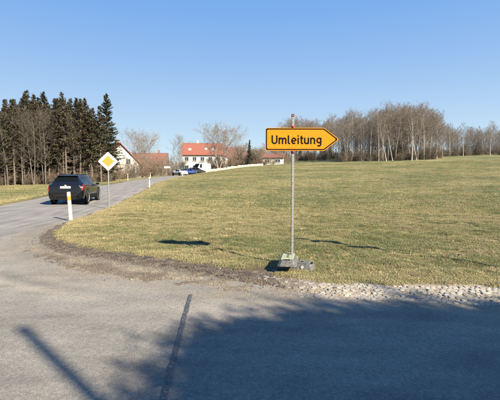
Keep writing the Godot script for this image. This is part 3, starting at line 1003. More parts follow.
# twiggy bush without leaves
func brush(sd: int, h: float, w: float, stems: int, col: Color, tw := 0.012) -> ArrayMesh:
	rng.seed = sd
	var a := Acc.new()
	for k in stems:
		var az := rng.randf() * TAU
		var p := Vector3(cos(az), 0, sin(az)) * w * 0.3 * rng.randf() + Vector3(0, -0.1, 0)
		var dir := Vector3(cos(az) * rng.randf() * w / h, 1.0, sin(az) * rng.randf() * w / h).normalized()
		var l := h * rng.randf_range(0.55, 1.05)
		var bp := curve_pts(p, dir, l, 4, 0.13, 0.03)
		var c := col * rng.randf_range(0.7, 1.2)
		a.limb(bp, tapered(0.02, 0.006, 4), 3, c)
		for s in 16:
			var fs := rng.randf_range(0.5, 3.99)
			var q: Vector3 = bp[int(fs)].lerp(bp[int(fs) + 1], fs - int(fs))
			var e := side_dir((bp[int(fs) + 1] - bp[int(fs)]).normalized(), 0.7)
			var l2 := l * rng.randf_range(0.12, 0.3)
			twig(a, q, e, l2, tw, c)
			for z in 3:
				twig(a, q + e * l2 * rng.randf_range(0.2, 0.9), side_dir(e, 0.8), l2 * rng.randf_range(0.3, 0.6), tw * 0.8, c * rng.randf_range(0.8, 1.25))
	return a.mesh()

# broad evergreen: leaves in clumps round the ends of its limbs
func leafy_tree(sd: int, h: float, rad: float, low: float, n_clumps: int, per: int, leaf: float, tint: Color) -> Dictionary:
	rng.seed = sd
	var tr := Acc.new()
	var cr := Acc.new()
	var tp := curve_pts(Vector3(0, -0.2, 0), Vector3.UP, h * 0.85, 6, 0.05, 0.02)
	tr.limb(tp, tapered(0.02 * h, 0.03, 6), 8, Color(0.15, 0.115, 0.085))
	for k in n_clumps:
		var f := rng.randf()
		var y := lerpf(low * h, h, f)
		var rr := rad * pow(clampf(1.0 - pow(absf(f - 0.4) / 0.61, 3.0), 0.01, 1.0), 0.5) * sqrt(rng.randf())
		var az := rng.randf() * TAU
		var c := Vector3(cos(az) * rr, y, sin(az) * rr)
		var kk := clampf(y * 0.8 / (h * 0.85) * 6.0, 0.0, 5.9)
		var b: Vector3 = tp[int(kk)]
		tr.limb([b, b.lerp(c, 0.5) + Vector3(0, 0.1, 0), c], [0.04, 0.025, 0.012], 3, Color(0.14, 0.11, 0.08))
		var cs := rng.randf_range(0.3, 0.55)
		for q in per:
			var p := c + Vector3(rng.randfn(), rng.randfn() * 0.7, rng.randfn()) * cs * 0.55
			var e := Vector3(rng.randfn(), rng.randfn(), rng.randfn()).normalized()
			var u := e.cross(Vector3(rng.randfn(), rng.randfn(), rng.randfn())).normalized()
			var v := rng.randf_range(0.6, 1.3)
			cr.leaf(p - u * leaf * 0.4, p + e * leaf, p + u * leaf * 0.4, tint * v)
	return {trunk = tr.mesh(), crown = cr.mesh()}

func tree_thing(called: String, parts: Dictionary, label: String, category: String, group: String, crown_mat: Material) -> Node3D:
	var t := thing(called, label, category, Vector3.ZERO, 0.0, group)
	t.set_meta("base_name", str(t.name))
	mesh_obj("trunk", parts.trunk, M.twig, t)
	mesh_obj("crown", parts.crown, crown_mat, t)
	if parts.has("dead_branches"): mesh_obj("dead_branches", parts.dead_branches, M.twig, t)
	return t

var fresh := {}
func put_tree(proto: Node3D, x: float, d: float, sc: float, turn: float, tall := 1.0) -> Node3D:
	var t := proto
	if fresh.has(proto): t = dup(proto, Vector3.ZERO, 0.0)
	fresh[proto] = true
	t.position = foot(x, d) - Vector3(0, 0.05, 0)
	t.rotation.y = turn
	t.scale = Vector3(sc, sc * tall, sc)
	return t

func px_x(px: float, d: float) -> float:
	return (px - 250.0) / 400.0 * d

func build_woods():
	# spruces and bare trees of the wood beyond the main road
	var gs := "spruces of the wood beyond the main road"
	var dark := Color(0.052, 0.054, 0.026)
	var sp := []
	sp.append(tree_thing("spruce_tree", spruce(101, 12.0, 2.1, 0.30, dark), "tall spruce with dense crown and bare lower trunk in the roadside wood", "spruce tree", gs, M.needle))
	sp.append(tree_thing("spruce_tree", spruce(102, 12.0, 1.7, 0.42, Color(0.078, 0.070, 0.036), 0.8), "thin olive brown spruce with sparse crown in the roadside wood", "spruce tree", gs, M.needle))
	sp.append(tree_thing("spruce_tree", spruce(103, 12.0, 1.9, 0.5, Color(0.066, 0.062, 0.032), 0.9), "spruce with high crown above a long bare stem in the roadside wood", "spruce tree", gs, M.needle))
	for s in sp: s.set_meta("base_name", "spruce_tree")
	var solo := tree_thing("spruce_tree", spruce(104, 12.5, 2.5, 0.10, Color(0.038, 0.048, 0.022), 1.7), "dark full spruce branched to the ground at the end of the roadside wood", "spruce tree", "", M.needle)
	put_tree(solo, -20.2, 57.0, 0.98, 1.0)
	var gb := "bare trees at the edge of the roadside wood"
	var bare := []
	var grey := {r = 0.10, trunk = Color(0.105, 0.092, 0.077), branch = Color(0.08, 0.068, 0.056), twig = Color(0.09, 0.073, 0.058), clear = 0.22, spread = 0.24, up = 0.7, n1 = 20, n2 = 6, n3 = 5, n4 = 3, tw = 0.008}
	bare.append(tree_thing("bare_tree", bare_tree(111, 10.5, grey), "slim leafless grey tree in front of the spruces", "bare tree", gb, M.twig))
	var grey2 := grey.duplicate()
	grey2.lean = Vector3(-0.12, 0, 0.05)
	grey2.stems = 2
	grey2.fork = 0.13
	grey2.n1 = 15
	bare.append(tree_thing("bare_tree", bare_tree(112, 10.0, grey2), "leafless forked tree leaning in front of the spruces", "bare tree", gb, M.twig))
	for s in bare: s.set_meta("base_name", "bare_tree")
	rng.seed = 31
	var lay := RandomNumberGenerator.new()
	lay.seed = 31
	# [pixel column used to read the wood's outline, top row] -> tree height at its distance
	var tops := [[-60.0, 98.0], [0.0, 100.0], [30.0, 98.0], [38.0, 93.0], [46.0, 99.0], [62.0, 97.0], [78.0, 98.0], [88.0, 103.0], [98.0, 107.0], [104.0, 112.0]]
	for row in 4:
		var px := -70.0 + row * 2.5
		while px < 103.0 - row * 2.0:
			var d := 53.0 + row * 4.0 + lay.randf_range(-1.2, 1.2) - 4.0 * clampf((50.0 - px) / 120.0, 0.0, 1.0)
			var top := keyed(tops, px) + lay.randf_range(-3.0, 9.0)
			var h := (181.0 - top) / 400.0 * d
			if px < 66.0 and row < 2 and lay.randf() < 0.35:
				var kb := lay.randi_range(0, 1)
				tag(put_tree(bare[kb], px_x(px, d), d, h / 10.4, lay.randf() * TAU), ["slim leafless grey tree", "leafless forked leaning tree"][kb] + [" standing between the front spruces", " standing behind the front spruces"][row], "", ["bare trees between the front spruces", "bare trees behind the front spruces"][row])
				px += lay.randf_range(4.0, 7.0)
				continue
			var k := lay.randi_range(0, 2)
			var e := put_tree(sp[k], px_x(px, d), d, h / 12.0 * lay.randf_range(0.9, 1.05), lay.randf() * TAU, lay.randf_range(0.97, 1.08))
			tag(e, ["tall spruce with dense crown and bare lower trunk", "thin olive brown spruce with sparse crown", "spruce with high crown above a long bare stem"][k] + [" fronting the roadside wood", " inside the roadside wood", " amid the roadside wood", " behind the roadside wood"][row], "", gs + [", front edge", ", second row", ", middle", ", back"][row])
			px += lay.randf_range(5.5, 9.5)
	for b in [[-40, 51, 0.95, 0], [-22, 50, 1.0, 1], [8, 50.5, 0.98, 1], [25, 52, 0.92, 0], [34, 50.5, 1.03, 1], [46, 51.5, 1.0, 0], [64, 52, 0.96, 0], [74, 52.5, 0.85, 0], [83, 53, 0.8, 1], [93, 54.0, 0.72, 0]]:
		tag(put_tree(bare[b[3]], px_x(b[0], b[1]), b[1], b[2], lay.randf() * TAU), ["slim leafless grey tree in front of the spruces", "leafless forked tree leaning in front of the spruces"][b[3]], "", gb)
	var back := spruce(125, 11.0, 2.4, 0.04, Color(0.055, 0.05, 0.028), 0.7)
	var sb := SurfaceTool.new()
	sb.begin(Mesh.PRIMITIVE_TRIANGLES)
	sb.append_from(back.trunk, 0, Transform3D.IDENTITY)
	sb.append_from(back.crown, 0, Transform3D.IDENTITY)
	var bxf := []
	var bcols := PackedColorArray()
	for k in 90:
		var px := lay.randf_range(-95.0, 100.0)
		var d := lay.randf_range(70.0, 88.0)
		var sc := lay.randf_range(0.75, 1.05)
		bxf.append(Transform3D(Basis(Vector3.UP, lay.randf() * TAU).scaled(Vector3(sc, sc, sc)), foot(px_x(px, d), d)))
		var v := lay.randf_range(0.8, 1.2)
		bcols.append(Color(v, v, v))
	multi("conifer_woodland", sb.commit(), M.needle, bxf, bcols, "deep mass of conifers behind the roadside wood", "woodland")
	# low brush under the wood
	var bm := brush(121, 1.9, 1.6, 20, Color(0.12, 0.093, 0.066))
	var xf := []
	var cols := PackedColorArray()
	for k in 230:
		var px := lay.randf_range(-75.0, 116.0)
		var d := lay.randf_range(50.0, 66.0) + (2.0 if px > 90 else 0.0)
		var sc := lay.randf_range(0.6, 1.35)
		xf.append(Transform3D(Basis(Vector3.UP, lay.randf() * TAU).scaled(Vector3(sc, sc * lay.randf_range(0.7, 1.2), sc)), foot(px_x(px, d), d)))
		var v := lay.randf_range(0.7, 1.2)
		cols.append(Color(v, v * 0.98, v * 0.95))
	multi("undergrowth", bm, M.twig, xf, cols, "low brown brushwood under the roadside wood", "undergrowth")

	# the wood on the far side of the meadow
	var gw := "bare trees of the wood across the meadow"
	var o1 := {r = 0.17, trunk = Color(0.18, 0.16, 0.138), branch = Color(0.15, 0.128, 0.106), twig = Color(0.168, 0.14, 0.115), clear = 0.22, spread = 0.22, up = 1.2, n1 = 20, n2 = 7, n3 = 6, n4 = 4, tw = 0.016}
	var birch := {r = 0.15, trunk = Color(0.34, 0.31, 0.275), branch = Color(0.19, 0.17, 0.148), twig = Color(0.17, 0.14, 0.118), clear = 0.3, spread = 0.2, up = 1.25, n1 = 20, n2 = 6, n3 = 6, n4 = 4, droop = 0.02, tw = 0.014}
	var w := []
	w.append(tree_thing("woodland_tree", bare_tree(131, 17.0, o1), "leafless brown tree with upswept twigs in the wood across the meadow", "bare tree", gw, M.twig))
	var o2 := o1.duplicate()
	o2.spread = 0.29; o2.clear = 0.3; o2.trunk = Color(0.33, 0.30, 0.26)
	w.append(tree_thing("woodland_tree", bare_tree(132, 17.0, o2), "leafless round headed tree with grey stem in the wood across the meadow", "bare tree", gw, M.twig))
	var o3 := o1.duplicate()
	o3.stems = 2; o3.fork = 0.12; o3.n1 = 13
	w.append(tree_thing("woodland_tree", bare_tree(133, 17.0, o3), "leafless twin stemmed tree in the wood across the meadow", "bare tree", gw, M.twig))
	for s in w: s.set_meta("base_name", "woodland_tree")
	var bi := []
	bi.append(tree_thing("birch_tree", bare_tree(134, 17.0, birch), "slender white stemmed birch at the edge of the wood across the meadow", "birch tree", "birches of the wood across the meadow", M.twig))
	var b2 := birch.duplicate()
	b2.lean = Vector3(-0.2, 0, 0)
	bi.append(tree_thing("birch_tree", bare_tree(135, 15.5, b2), "leaning white stemmed birch at the edge of the wood across the meadow", "birch tree", "birches of the wood across the meadow", M.twig))
	for s in bi: s.set_meta("base_name", "birch_tree")
	lay.seed = 57
	var t2 := [[240.0, 146.0], [262.0, 142.0], [274.0, 130.0], [284.0, 118.0], [300.0, 113.0], [322.0, 116.0], [345.0, 111.0], [362.0, 110.0], [380.0, 105.0], [398.0, 99.0], [415.0, 101.0], [428.0, 105.0], [438.0, 112.0], [450.0, 121.0], [470.0, 122.0], [500.0, 124.0], [600.0, 126.0]]
	for row in 3:
		var px := 272.0 + row * 3.0
		while px < 560.0:
			var dist := 122.0
			if px < 338.0: dist = 150.0
			elif px > 442.0: dist = 140.0
			dist += row * 6.0 + lay.randf_range(-2.0, 2.0)
			var x := px_x(px, dist)
			var base_y := 172.0 - (rise(x, dist) - EYE) / dist * 400.0
			var h := (base_y - keyed(t2, px) - lay.randf_range(-2.0, 7.0)) / 400.0 * dist
			var q := lay.randf()
			if row == 0 and q < 0.16: put_tree(bi[0], x, dist, h / 17.0, lay.randf() * TAU)
			else:
				var k := lay.randi_range(0, 2)
				var e := put_tree(w[k], x, dist, h / 17.0, lay.randf() * TAU)
				var zone := 0 if px < 338.0 else (2 if px > 442.0 else 1)
				tag(e, ["leafless brown tree with upswept twigs", "leafless round headed tree with grey stem", "leafless twin stemmed tree"][k] + [", front row", ", second row", ", third row"][row] + [" of the wood behind the arrow sign", " of the tall wood across the meadow", " of the low wood beside it"][zone], "", gw + [" behind the sign", ", tall part", ", low part"][zone])
			px += lay.randf_range(5.0, 9.0) * (1.0 if px < 450 else 1.3)
	for b in [[386, 117, 0.80, 0.1], [392, 119, 0.78, 0.4], [416, 119, 0.85, 0.0]]:
		put_tree(bi[1], px_x(b[0], b[1]), b[1], b[2], b[3])
	for b in [[361, 122, 0.82], [378, 119, 0.86], [411, 118, 0.98], [436, 122, 0.85], [462, 138, 0.7], [489, 137, 0.72]]:
		put_tree(bi[0], px_x(b[0], b[1]), b[1], b[2], lay.randf() * TAU)
	# the depth of that wood: a mass no one could count
	xf = []
	cols = PackedColorArray()
	var mass := ArrayMesh.new()
	var src := bare_tree(141, 16.0, {r = 0.16, trunk = Color(0.15, 0.135, 0.118), branch = Color(0.13, 0.115, 0.097), twig = Color(0.145, 0.123, 0.102), clear = 0.12, spread = 0.25, up = 1.0, n1 = 22, n2 = 6, n3 = 5, n4 = 3, tw = 0.02})
	var stm := SurfaceTool.new()
	stm.begin(Mesh.PRIMITIVE_TRIANGLES)
	stm.append_from(src.trunk, 0, Transform3D.IDENTITY)
	stm.append_from(src.crown, 0, Transform3D.IDENTITY)
	mass = stm.commit()
	for k in 260:
		var px := lay.randf_range(270.0, 580.0)
		var d := (142.0 if px < 442.0 and px > 336.0 else 166.0) + lay.randf_range(0.0, 26.0)
		var x := px_x(px, d)
		var base_y := 172.0 - (rise(x, d) - EYE) / d * 400.0
		var h := (base_y - keyed(t2, px) - lay.randf_range(3.0, 12.0)) / 400.0 * d
		var sc := h / 16.0
		xf.append(Transform3D(Basis(Vector3.UP, lay.randf() * TAU).scaled(Vector3(sc, sc, sc)), foot(x, d)))
		var v := lay.randf_range(0.75, 1.15)
		cols.append(Color(v, v, v))
	multi("woodland", mass, M.twig, xf, cols, "deep mass of leafless trees behind the edge of the far wood", "woodland")
	var bm2 := brush(151, 3.2, 2.6, 22, Color(0.125, 0.105, 0.082), 0.02)
	xf = []
	cols = PackedColorArray()
	for k in 330:
		var px := lay.randf_range(266.0, 575.0)
		var dist := 120.0
		if px < 338.0: dist = 147.0
		elif px > 442.0: dist = 137.0
		dist += lay.randf_range(-1.0, 14.0)
		var sc := lay.randf_range(0.5, 1.35)
		xf.append(Transform3D(Basis(Vector3.UP, lay.randf() * TAU).scaled(Vector3(sc, sc * lay.randf_range(0.7, 1.3), sc)), foot(px_x(px, dist), dist)))
		var v := lay.randf_range(0.65, 1.2)
		cols.append(Color(v, v * 0.97, v * 0.92))
	multi("far_undergrowth", bm2, M.twig, xf, cols, "brown brushwood along the foot of the far wood", "undergrowth")
	for p in [[398.0, 121.0, 0.55], [402.0, 123.0, 0.42], [344.0, 122.0, 0.45]]:
		var e := put_tree(sp[0], px_x(p[0], p[1]), p[1], p[2], 1.3 * p[0])
		tag(e, "small dark spruce among the bare trunks across the meadow", "spruce tree", "young spruces in the far wood")

	# village trees
	var vt := {r = 0.30, trunk = Color(0.22, 0.185, 0.15), branch = Color(0.22, 0.18, 0.145), twig = Color(0.20, 0.172, 0.145), clear = 0.2, spread = 0.52, up = 0.65, n1 = 26, n2 = 8, n3 = 7, n4 = 4, tw = 0.016, stems = 2, fork = 0.35}
	var big := tree_thing("village_tree", bare_tree(161, 11.5, vt), "broad spreading leafless tree in front of the red roofed house", "bare tree", "", M.twig)
	put_tree(big, px_x(219, 106), 106.0, 1.0, 0.6)
	var v2 := {r = 0.24, trunk = Color(0.24, 0.20, 0.17), branch = Color(0.24, 0.20, 0.165), twig = Color(0.20, 0.175, 0.15), clear = 0.25, spread = 0.36, up = 0.9, n1 = 20, n2 = 7, n3 = 6, n4 = 4, tw = 0.014, stems = 3, fork = 0.28}
	put_tree(tree_thing("village_tree", bare_tree(162, 12.0, v2), "leafless forked tree rising above the brown shrubs by the white gable", "bare tree", "", M.twig), px_x(143, 98), 98.0, 1.0, 0.2)
	var v3 := birch.duplicate()
	v3.trunk = Color(0.40, 0.35, 0.30); v3.spread = 0.3; v3.clear = 0.15; v3.n1 = 26; v3.up = 1.4
	put_tree(tree_thing("village_tree", bare_tree(163, 10.5, v3), "upright leafless tree with pale stem beside the red roofed house", "bare tree", "", M.twig), px_x(178, 105), 105.0, 0.98, 1.2)
	put_tree(tree_thing("village_tree", bare_tree(164, 8.5, v2), "small leafless tree between the red roofed house and the barn", "bare tree", "", M.twig), px_x(190, 135), 135.0, 1.25, 2.2)
	put_tree(tree_thing("village_tree", bare_tree(165, 9.0, vt), "low leafless tree behind the white shed", "bare tree", "", M.twig), px_x(272, 140), 140.0, 0.9, 2.2)
	put_tree(tree_thing("village_tree", bare_tree(166, 7.5, v2), "small leafless tree in front of the brick barn", "bare tree", "", M.twig), px_x(241, 115), 115.0, 0.95, 0.9)
	put_tree(tree_thing("village_tree", bare_tree(167, 6.5, vt), "low twiggy leafless tree between the barn and the white shed", "bare tree", "", M.twig), px_x(257, 117), 117.0, 0.85, 1.9)
	var cyp := tree_thing("conifer_tree", spruce(171, 7.5, 0.95, 0.06, Color(0.035, 0.042, 0.025), 1.2), "slim dark conifer rising beside the brown roofed barn", "conifer", "", M.needle)
	put_tree(cyp, px_x(249, 112), 112.0, 1.0, 0.0)
	# brown shrubs between the main road and the houses
	var gsb := "leafless shrubs along the main road by the village"
	var shrubs := []
	for k in 3:
		var t := thing("brown_shrub", ["dense leafless brown shrub on the far bank of the main road", "tall ragged leafless shrub on the far bank of the main road", "rounded grey brown shrub on the far bank of the main road"][k], "shrub", Vector3.ZERO, 0.0, gsb)
		t.set_meta("base_name", "brown_shrub")
		mesh_obj("branches", brush(180 + k, [3.6, 4.8, 3.0][k], [3.4, 3.0, 3.6][k], 44, [Color(0.15, 0.108, 0.075), Color(0.155, 0.125, 0.093), Color(0.17, 0.142, 0.11)][k], 0.016), M.twig, t)
		shrubs.append(t)
	for p in [[121, 82, 0.85, 0], [127, 84, 0.7, 2], [134, 83, 1.0, 1], [138, 90, 1.15, 0], [143, 85, 1.05, 0], [147, 93, 1.2, 1], [152, 88, 1.1, 0], [156, 96, 1.2, 2], [160, 92, 1.05, 1], [164, 98, 1.2, 0], [168, 95, 0.95, 2], [172, 103, 1.2, 0], [177, 108, 1.1, 1], [206, 107, 1.0, 2], [210, 109, 1.1, 0], [215, 110, 1.0, 1], [223, 110, 1.05, 0], [229, 108, 0.9, 2], [234, 108, 0.9, 0], [238, 114, 1.05, 1], [243, 116, 0.85, 2], [247, 113, 0.7, 0], [254, 117, 1.0, 1], [259, 116, 0.85, 0], [264, 118, 0.9, 2], [116, 72, 0.9, 0], [110, 68, 0.8, 1], [272, 116, 0.7, 0], [283, 120, 0.9, 1], [289, 122, 0.85, 2]]:
		var e := put_tree(shrubs[p[3]], px_x(p[0], p[1]), p[1], p[2], lay.randf() * TAU)
		var place: String = "beside the end of the roadside wood" if p[0] < 120 else ("below the white gable house" if p[0] < 137 else ("on the far bank of the main road" if p[0] < 180 else ("under the broad bare tree" if p[0] < 232 else ("before the brick barn" if p[0] < 262 else "beside the white shed"))))
		tag(e, ["dense leafless brown shrub ", "tall ragged leafless shrub ", "rounded grey brown shrub "][p[3]] + place, "", "shrubs " + place)
	var hol := tree_thing("evergreen_shrub", leafy_tree(191, 3.3, 1.0, 0.12, 60, 40, 0.09, Color(0.02, 0.028, 0.014)), "dark round evergreen shrub behind the white parked car", "shrub", "", M.needle)
	put_tree(hol, px_x(184, 103.0), 103.0, 1.0, 0.0)

func build_shade_trees():
	# trees behind the spot the picture was taken from: their shade lies over the side road
	var e := tree_thing("evergreen_tree", leafy_tree(201, 8.3, 1.45, 0.2, 260, 90, 0.12, Color(0.03, 0.045, 0.018)), "broad dense evergreen tree on the near side of the side road", "evergreen tree", "evergreen trees on the near side of the side road", M.needle)
	var at := func(s: float, l: float) -> Vector2: return Vector2((s * 0.719 - l * 0.695), (s * 0.695 + l * 0.719))
	for p in [[1.7, -10.5, 0.965, 5.2], [2.5, -10.3, 0.985, 3.1], [3.2, -10.3, 0.97, 2.2], [4.1, -10.3, 0.925, 0.4], [5.1, -10.3, 0.875, 2.0], [6.3, -10.3, 0.81, 4.0], [7.7, -10.3, 0.765, 5.0], [9.4, -10.3, 0.745, 1.0], [11.4, -10.3, 0.735, 3.0]]:
		var q: Vector2 = at.call(p[0], p[1])
		put_tree(e, q.x, q.y, p[2], p[3])
	var o := {r = 0.14, trunk = Color(0.2, 0.17, 0.14), branch = Color(0.17, 0.14, 0.11), twig = Color(0.2, 0.155, 0.12), clear = 0.3, spread = 0.19, up = 1.5, n1 = 34, n2 = 9, n3 = 7, n4 = 5, tw = 0.013}
	var b := tree_thing("roadside_tree", bare_tree(202, 8.8, o), "slim leafless tree on the near side of the side road", "bare tree", "bare trees on the near side of the side road", M.twig)
	for p in [[3.6, -10.0, 0.97, 0.0], [2.0, -10.8, 1.0, 4.0], [5.0, -9.9, 0.92, 2.6]]:
		var q: Vector2 = at.call(p[0], p[1])
		put_tree(b, q.x, q.y, p[2], p[3])

# ------------------------------------------------------------------ signs and posts
func stroke(st: SurfaceTool, pts: Array, w: float, z: float, th: float):
	var pv := PackedVector2Array(pts)
	for poly in Geometry2D.offset_polyline(pv, w * 0.5, Geometry2D.JOIN_ROUND, Geometry2D.END_BUTT):
		if not Geometry2D.is_polygon_clockwise(poly): plate(st, poly, z, z + th)

func arc(cx: float, cy: float, rx: float, ry: float, a0: float, a1: float, n := 12) -> Array:
	var out := []
	for k in n + 1:
		var a := deg_to_rad(lerpf(a0, a1, float(k) / n))
		out.append(Vector2(cx + rx * cos(a), cy + ry * sin(a)))
	return out

# upright road-sign letters drawn with strokes; 1.0 is the height of a capital
func letter(ch: String) -> Array:
	# [advance, strokes]
	var xh := 0.74
	match ch:
		"U": return [0.80, [[Vector2(0.07, 1.0), Vector2(0.07, 0.33)] + arc(0.33, 0.33, 0.26, 0.26, 180, 360) + [Vector2(0.59, 0.33), Vector2(0.59, 1.0)]]]
		"m": return [1.05, [[Vector2(0.07, 0), Vector2(0.07, xh)], [Vector2(0.14, 0.5)] + arc(0.275, 0.50, 0.17, 0.17, 140, 0) + [Vector2(0.445, 0)], [Vector2(0.515, 0.5)] + arc(0.65, 0.50, 0.17, 0.17, 140, 0) + [Vector2(0.82, 0)]]]
		"l": return [0.40, [[Vector2(0.07, 1.0), Vector2(0.07, 0.19)] + arc(0.19, 0.19, 0.12, 0.12, 180, 270) + [Vector2(0.27, 0.07)]]]
		"e": return [0.72, [[Vector2(0.14, 0.36), Vector2(0.46, 0.36)], arc(0.30, 0.37, 0.23, 0.30, -2, 310, 22)]]
		"i": return [0.29, [[Vector2(0.07, 0), Vector2(0.07, xh)], [Vector2(0.07, 0.86), Vector2(0.07, 1.0)]]]
		"t": return [0.46, [[Vector2(0.15, 0.96), Vector2(0.15, 0.19)] + arc(0.27, 0.19, 0.12, 0.12, 180, 270) + [Vector2(0.36, 0.07)], [Vector2(0.0, 0.67), Vector2(0.08, 0.67)], [Vector2(0.22, 0.67), Vector2(0.36, 0.67)]]]
		"u": return [0.71, [[Vector2(0.07, xh), Vector2(0.07, 0.27)] + arc(0.27, 0.27, 0.20, 0.20, 180, 320), [Vector2(0.49, 0), Vector2(0.49, xh)]]]
		"n": return [0.71, [[Vector2(0.07, 0), Vector2(0.07, xh)], arc(0.29, 0.47, 0.20, 0.20, 140, 0) + [Vector2(0.49, 0)]]]
		"g": return [0.71, [arc(0.29, 0.42, 0.22, 0.26, 40, 320, 18), [Vector2(0.50, xh), Vector2(0.50, 0.02)] + arc(0.29, 0.0, 0.21, 0.21, 0, -140)]]
	return [0.5, []]

func build_detour_sign():
	var base := foot(0.71, 6.68)
	var t := thing("detour_sign", "yellow arrow sign reading Umleitung on a galvanised post in grey foot plates", "road sign", base, 0.02)
	var y0 := 0.02
	# post: square tube with rounded edges, slightly out of plumb
	var st := new_st()
	bx(st, Vector3(0, 1.27, 0), Vector3(0.042, 2.48, 0.042), 0.006)
	var post := obj("post", st, M.galv, t)
	st = new_st()
	bx(st, Vector3(0, 2.535, 0), Vector3(0.048, 0.05, 0.048), 0.006)
	obj("post_cap", st, M.rust, t)
	for k in 22:
		if absf(0.2 + k * 0.11 - 2.14) < 0.25: continue
		st = new_st()
		lathe(st, [Vector2(0.0, 0.0), Vector2(0.0045, 0.0)], Transform3D(Basis(Vector3.RIGHT, PI / 2), Vector3(0, 0.2 + k * 0.11, 0.0225)), 8)
		obj("bolt_hole", st, M.black, t)
	# panel, 1.25 m long, its long end to the right
	var cy := 2.14
	var L := -0.46
	var h := 0.187
	var sh := 0.515
	var tip := 0.745
	var outline := func(i: float) -> PackedVector2Array:
		# inset arrow outline with rounded tail corners
		var r := 0.025
		var out := []
		out.append_array(arc(L + i + r, cy + h - i - r, r, r, 90, 180, 5))
		out.append_array(arc(L + i + r, cy - h + i + r, r, r, 180, 270, 5))
		out.append(Vector2(sh - i * 0.42, cy - h + i))
		out.append(Vector2(tip - i * 1.65, cy - 0.012))
		out.append(Vector2(tip - i * 1.65, cy + 0.012))
		out.append(Vector2(sh - i * 0.42, cy + h - i))
		return PackedVector2Array(out)
	st = new_st()
	plate(st, outline.call(0.0), 0.030, 0.048)
	var panel := obj("panel", st, M.yellow, t)
	# black line round the panel: ring between two outlines
	st = new_st()
	st.set_smooth_group(-1)
	var a: PackedVector2Array = outline.call(0.011)
	var b: PackedVector2Array = outline.call(0.029)
	for k in a.size():
		var w := (k + 1) % a.size()
		quad(st, Vector3(a[k].x, a[k].y, 0.0495), Vector3(b[k].x, b[k].y, 0.0495), Vector3(b[w].x, b[w].y, 0.0495), Vector3(a[w].x, a[w].y, 0.0495))
	obj("border_line", st, M.black, panel)
	# lettering
	var cap := 0.142
	var adv := 0.0
	for ch in "Umleitung": adv += letter(ch)[0]
	var sx := 0.82 / (adv - 0.15)
	var x := L + 0.105
	for ch in "Umleitung":
		var g := letter(ch)
		st = new_st()
		var z := 0.0495
		for s in g[1]:
			var pts := []
			for p in s: pts.append(Vector2(x + p.x * sx, cy - 0.078 + p.y * cap))
			stroke(st, pts, 0.0245, z, 0.0006)
			z += 0.0004
		obj("letter", st, M.black, panel)
		x += g[0] * sx
	for yy in [cy + h + 0.018, cy - h - 0.018]:
		st = new_st()
		bx(st, Vector3(0, yy, 0.004), Vector3(0.066, 0.045, 0.066), 0.008)
		bx(st, Vector3(0, yy, 0.048), Vector3(0.03, 0.03, 0.03), 0.005)
		obj("clamp", st, M.red_clamp, t)
	# foot plates: heavy recycled blocks with bevelled sides, hand holes and post sockets
	foot_plate(t, Transform3D(Basis(Vector3.UP, -0.34).scaled(Vector3(0.82, 1.0, 0.82)), Vector3(0.06, -0.03, 0.0)), M.rubber)
	foot_plate(t, Transform3D(Basis(Vector3.UP, 1.40).scaled(Vector3(0.82, 0.95, 0.82)), Vector3(-0.08, 0.092, 0.10)), M.moss)

func foot_plate(t: Node3D, xf: Transform3D, top_mat: Material):
	var st := new_st()
	# body: lower slab with bevelled flanks and a raised middle
	var lo := [Vector2(0.40, 0.19), Vector2(0.385, 0.175), Vector2(0.355, 0.15)]
	var ys := [0.012, 0.045, 0.115]
	st.set_smooth_group(-1)
	var ring := func(k: int) -> Array:
		var c := 0.05
		var e: Vector2 = lo[k]
		var out := []
		for q in [[1, -1, 0], [1, 1, 0], [1, 1, 1], [-1, 1, 0], [-1, 1, 1], [-1, -1, 0], [-1, -1, 1], [1, -1, 1]]: pass
		out.append(Vector3(e.x, ys[k], -e.y + c)); out.append(Vector3(e.x, ys[k], e.y - c))
		out.append(Vector3(e.x - c, ys[k], e.y)); out.append(Vector3(-e.x + c, ys[k], e.y))
		out.append(Vector3(-e.x, ys[k], e.y - c)); out.append(Vector3(-e.x, ys[k], -e.y + c))
		out.append(Vector3(-e.x + c, ys[k], -e.y)); out.append(Vector3(e.x - c, ys[k], -e.y))
		return out
	var rings := []
	for k in 3: rings.append(ring.call(k))
	for k in 2:
		for i in 8:
			var w := (i + 1) % 8
			quad(st, xf * rings[k][i], xf * rings[k + 1][i], xf * rings[k + 1][w], xf * rings[k][w])
	for i in range(1, 7): tri(st, xf * rings[0][0], xf * rings[0][i], xf * rings[0][i + 1])
	for i in range(1, 7): tri(st, xf * rings[2][0], xf * rings[2][i + 1], xf * rings[2][i])
	for e in [[-0.33, -0.13], [0.33, -0.13], [-0.33, 0.13], [0.33, 0.13]]:
		bx(st, Vector3(e[0], 0.004, e[1]), Vector3(0.09, 0.02, 0.07), 0.004, xf)
	var p := obj("foot_plate", st, M.rubber, t)
	st = new_st()
	bx(st, Vector3(0, 0.121, 0), Vector3(0.60, 0.018, 0.25), 0.008, xf)
	obj("raised_top", st, top_mat, p)
	for e in [-0.30, 0.30]:
		st = new_st()
		bx(st, Vector3(e * 1.12, 0.116, 0), Vector3(0.045, 0.012, 0.12), 0.004, xf)
		obj("hand_hold", st, M.black, p)
	for e in [-0.14, 0.0, 0.14]:
		st = new_st()
		bx(st, Vector3(e, 0.1315, 0), Vector3(0.052, 0.004, 0.052), 0.001, xf)
		obj("socket", st, M.black, p)
	for e in [-1.0, 1.0]:
		st = new_st()
		tube(st, xf * Vector3(0.17, 0.066, 0.178 * e), xf * Vector3(0.17, 0.066, 0.184 * e), 0.026, 0.024, 14)
		obj("reflector", st, M.white, p)

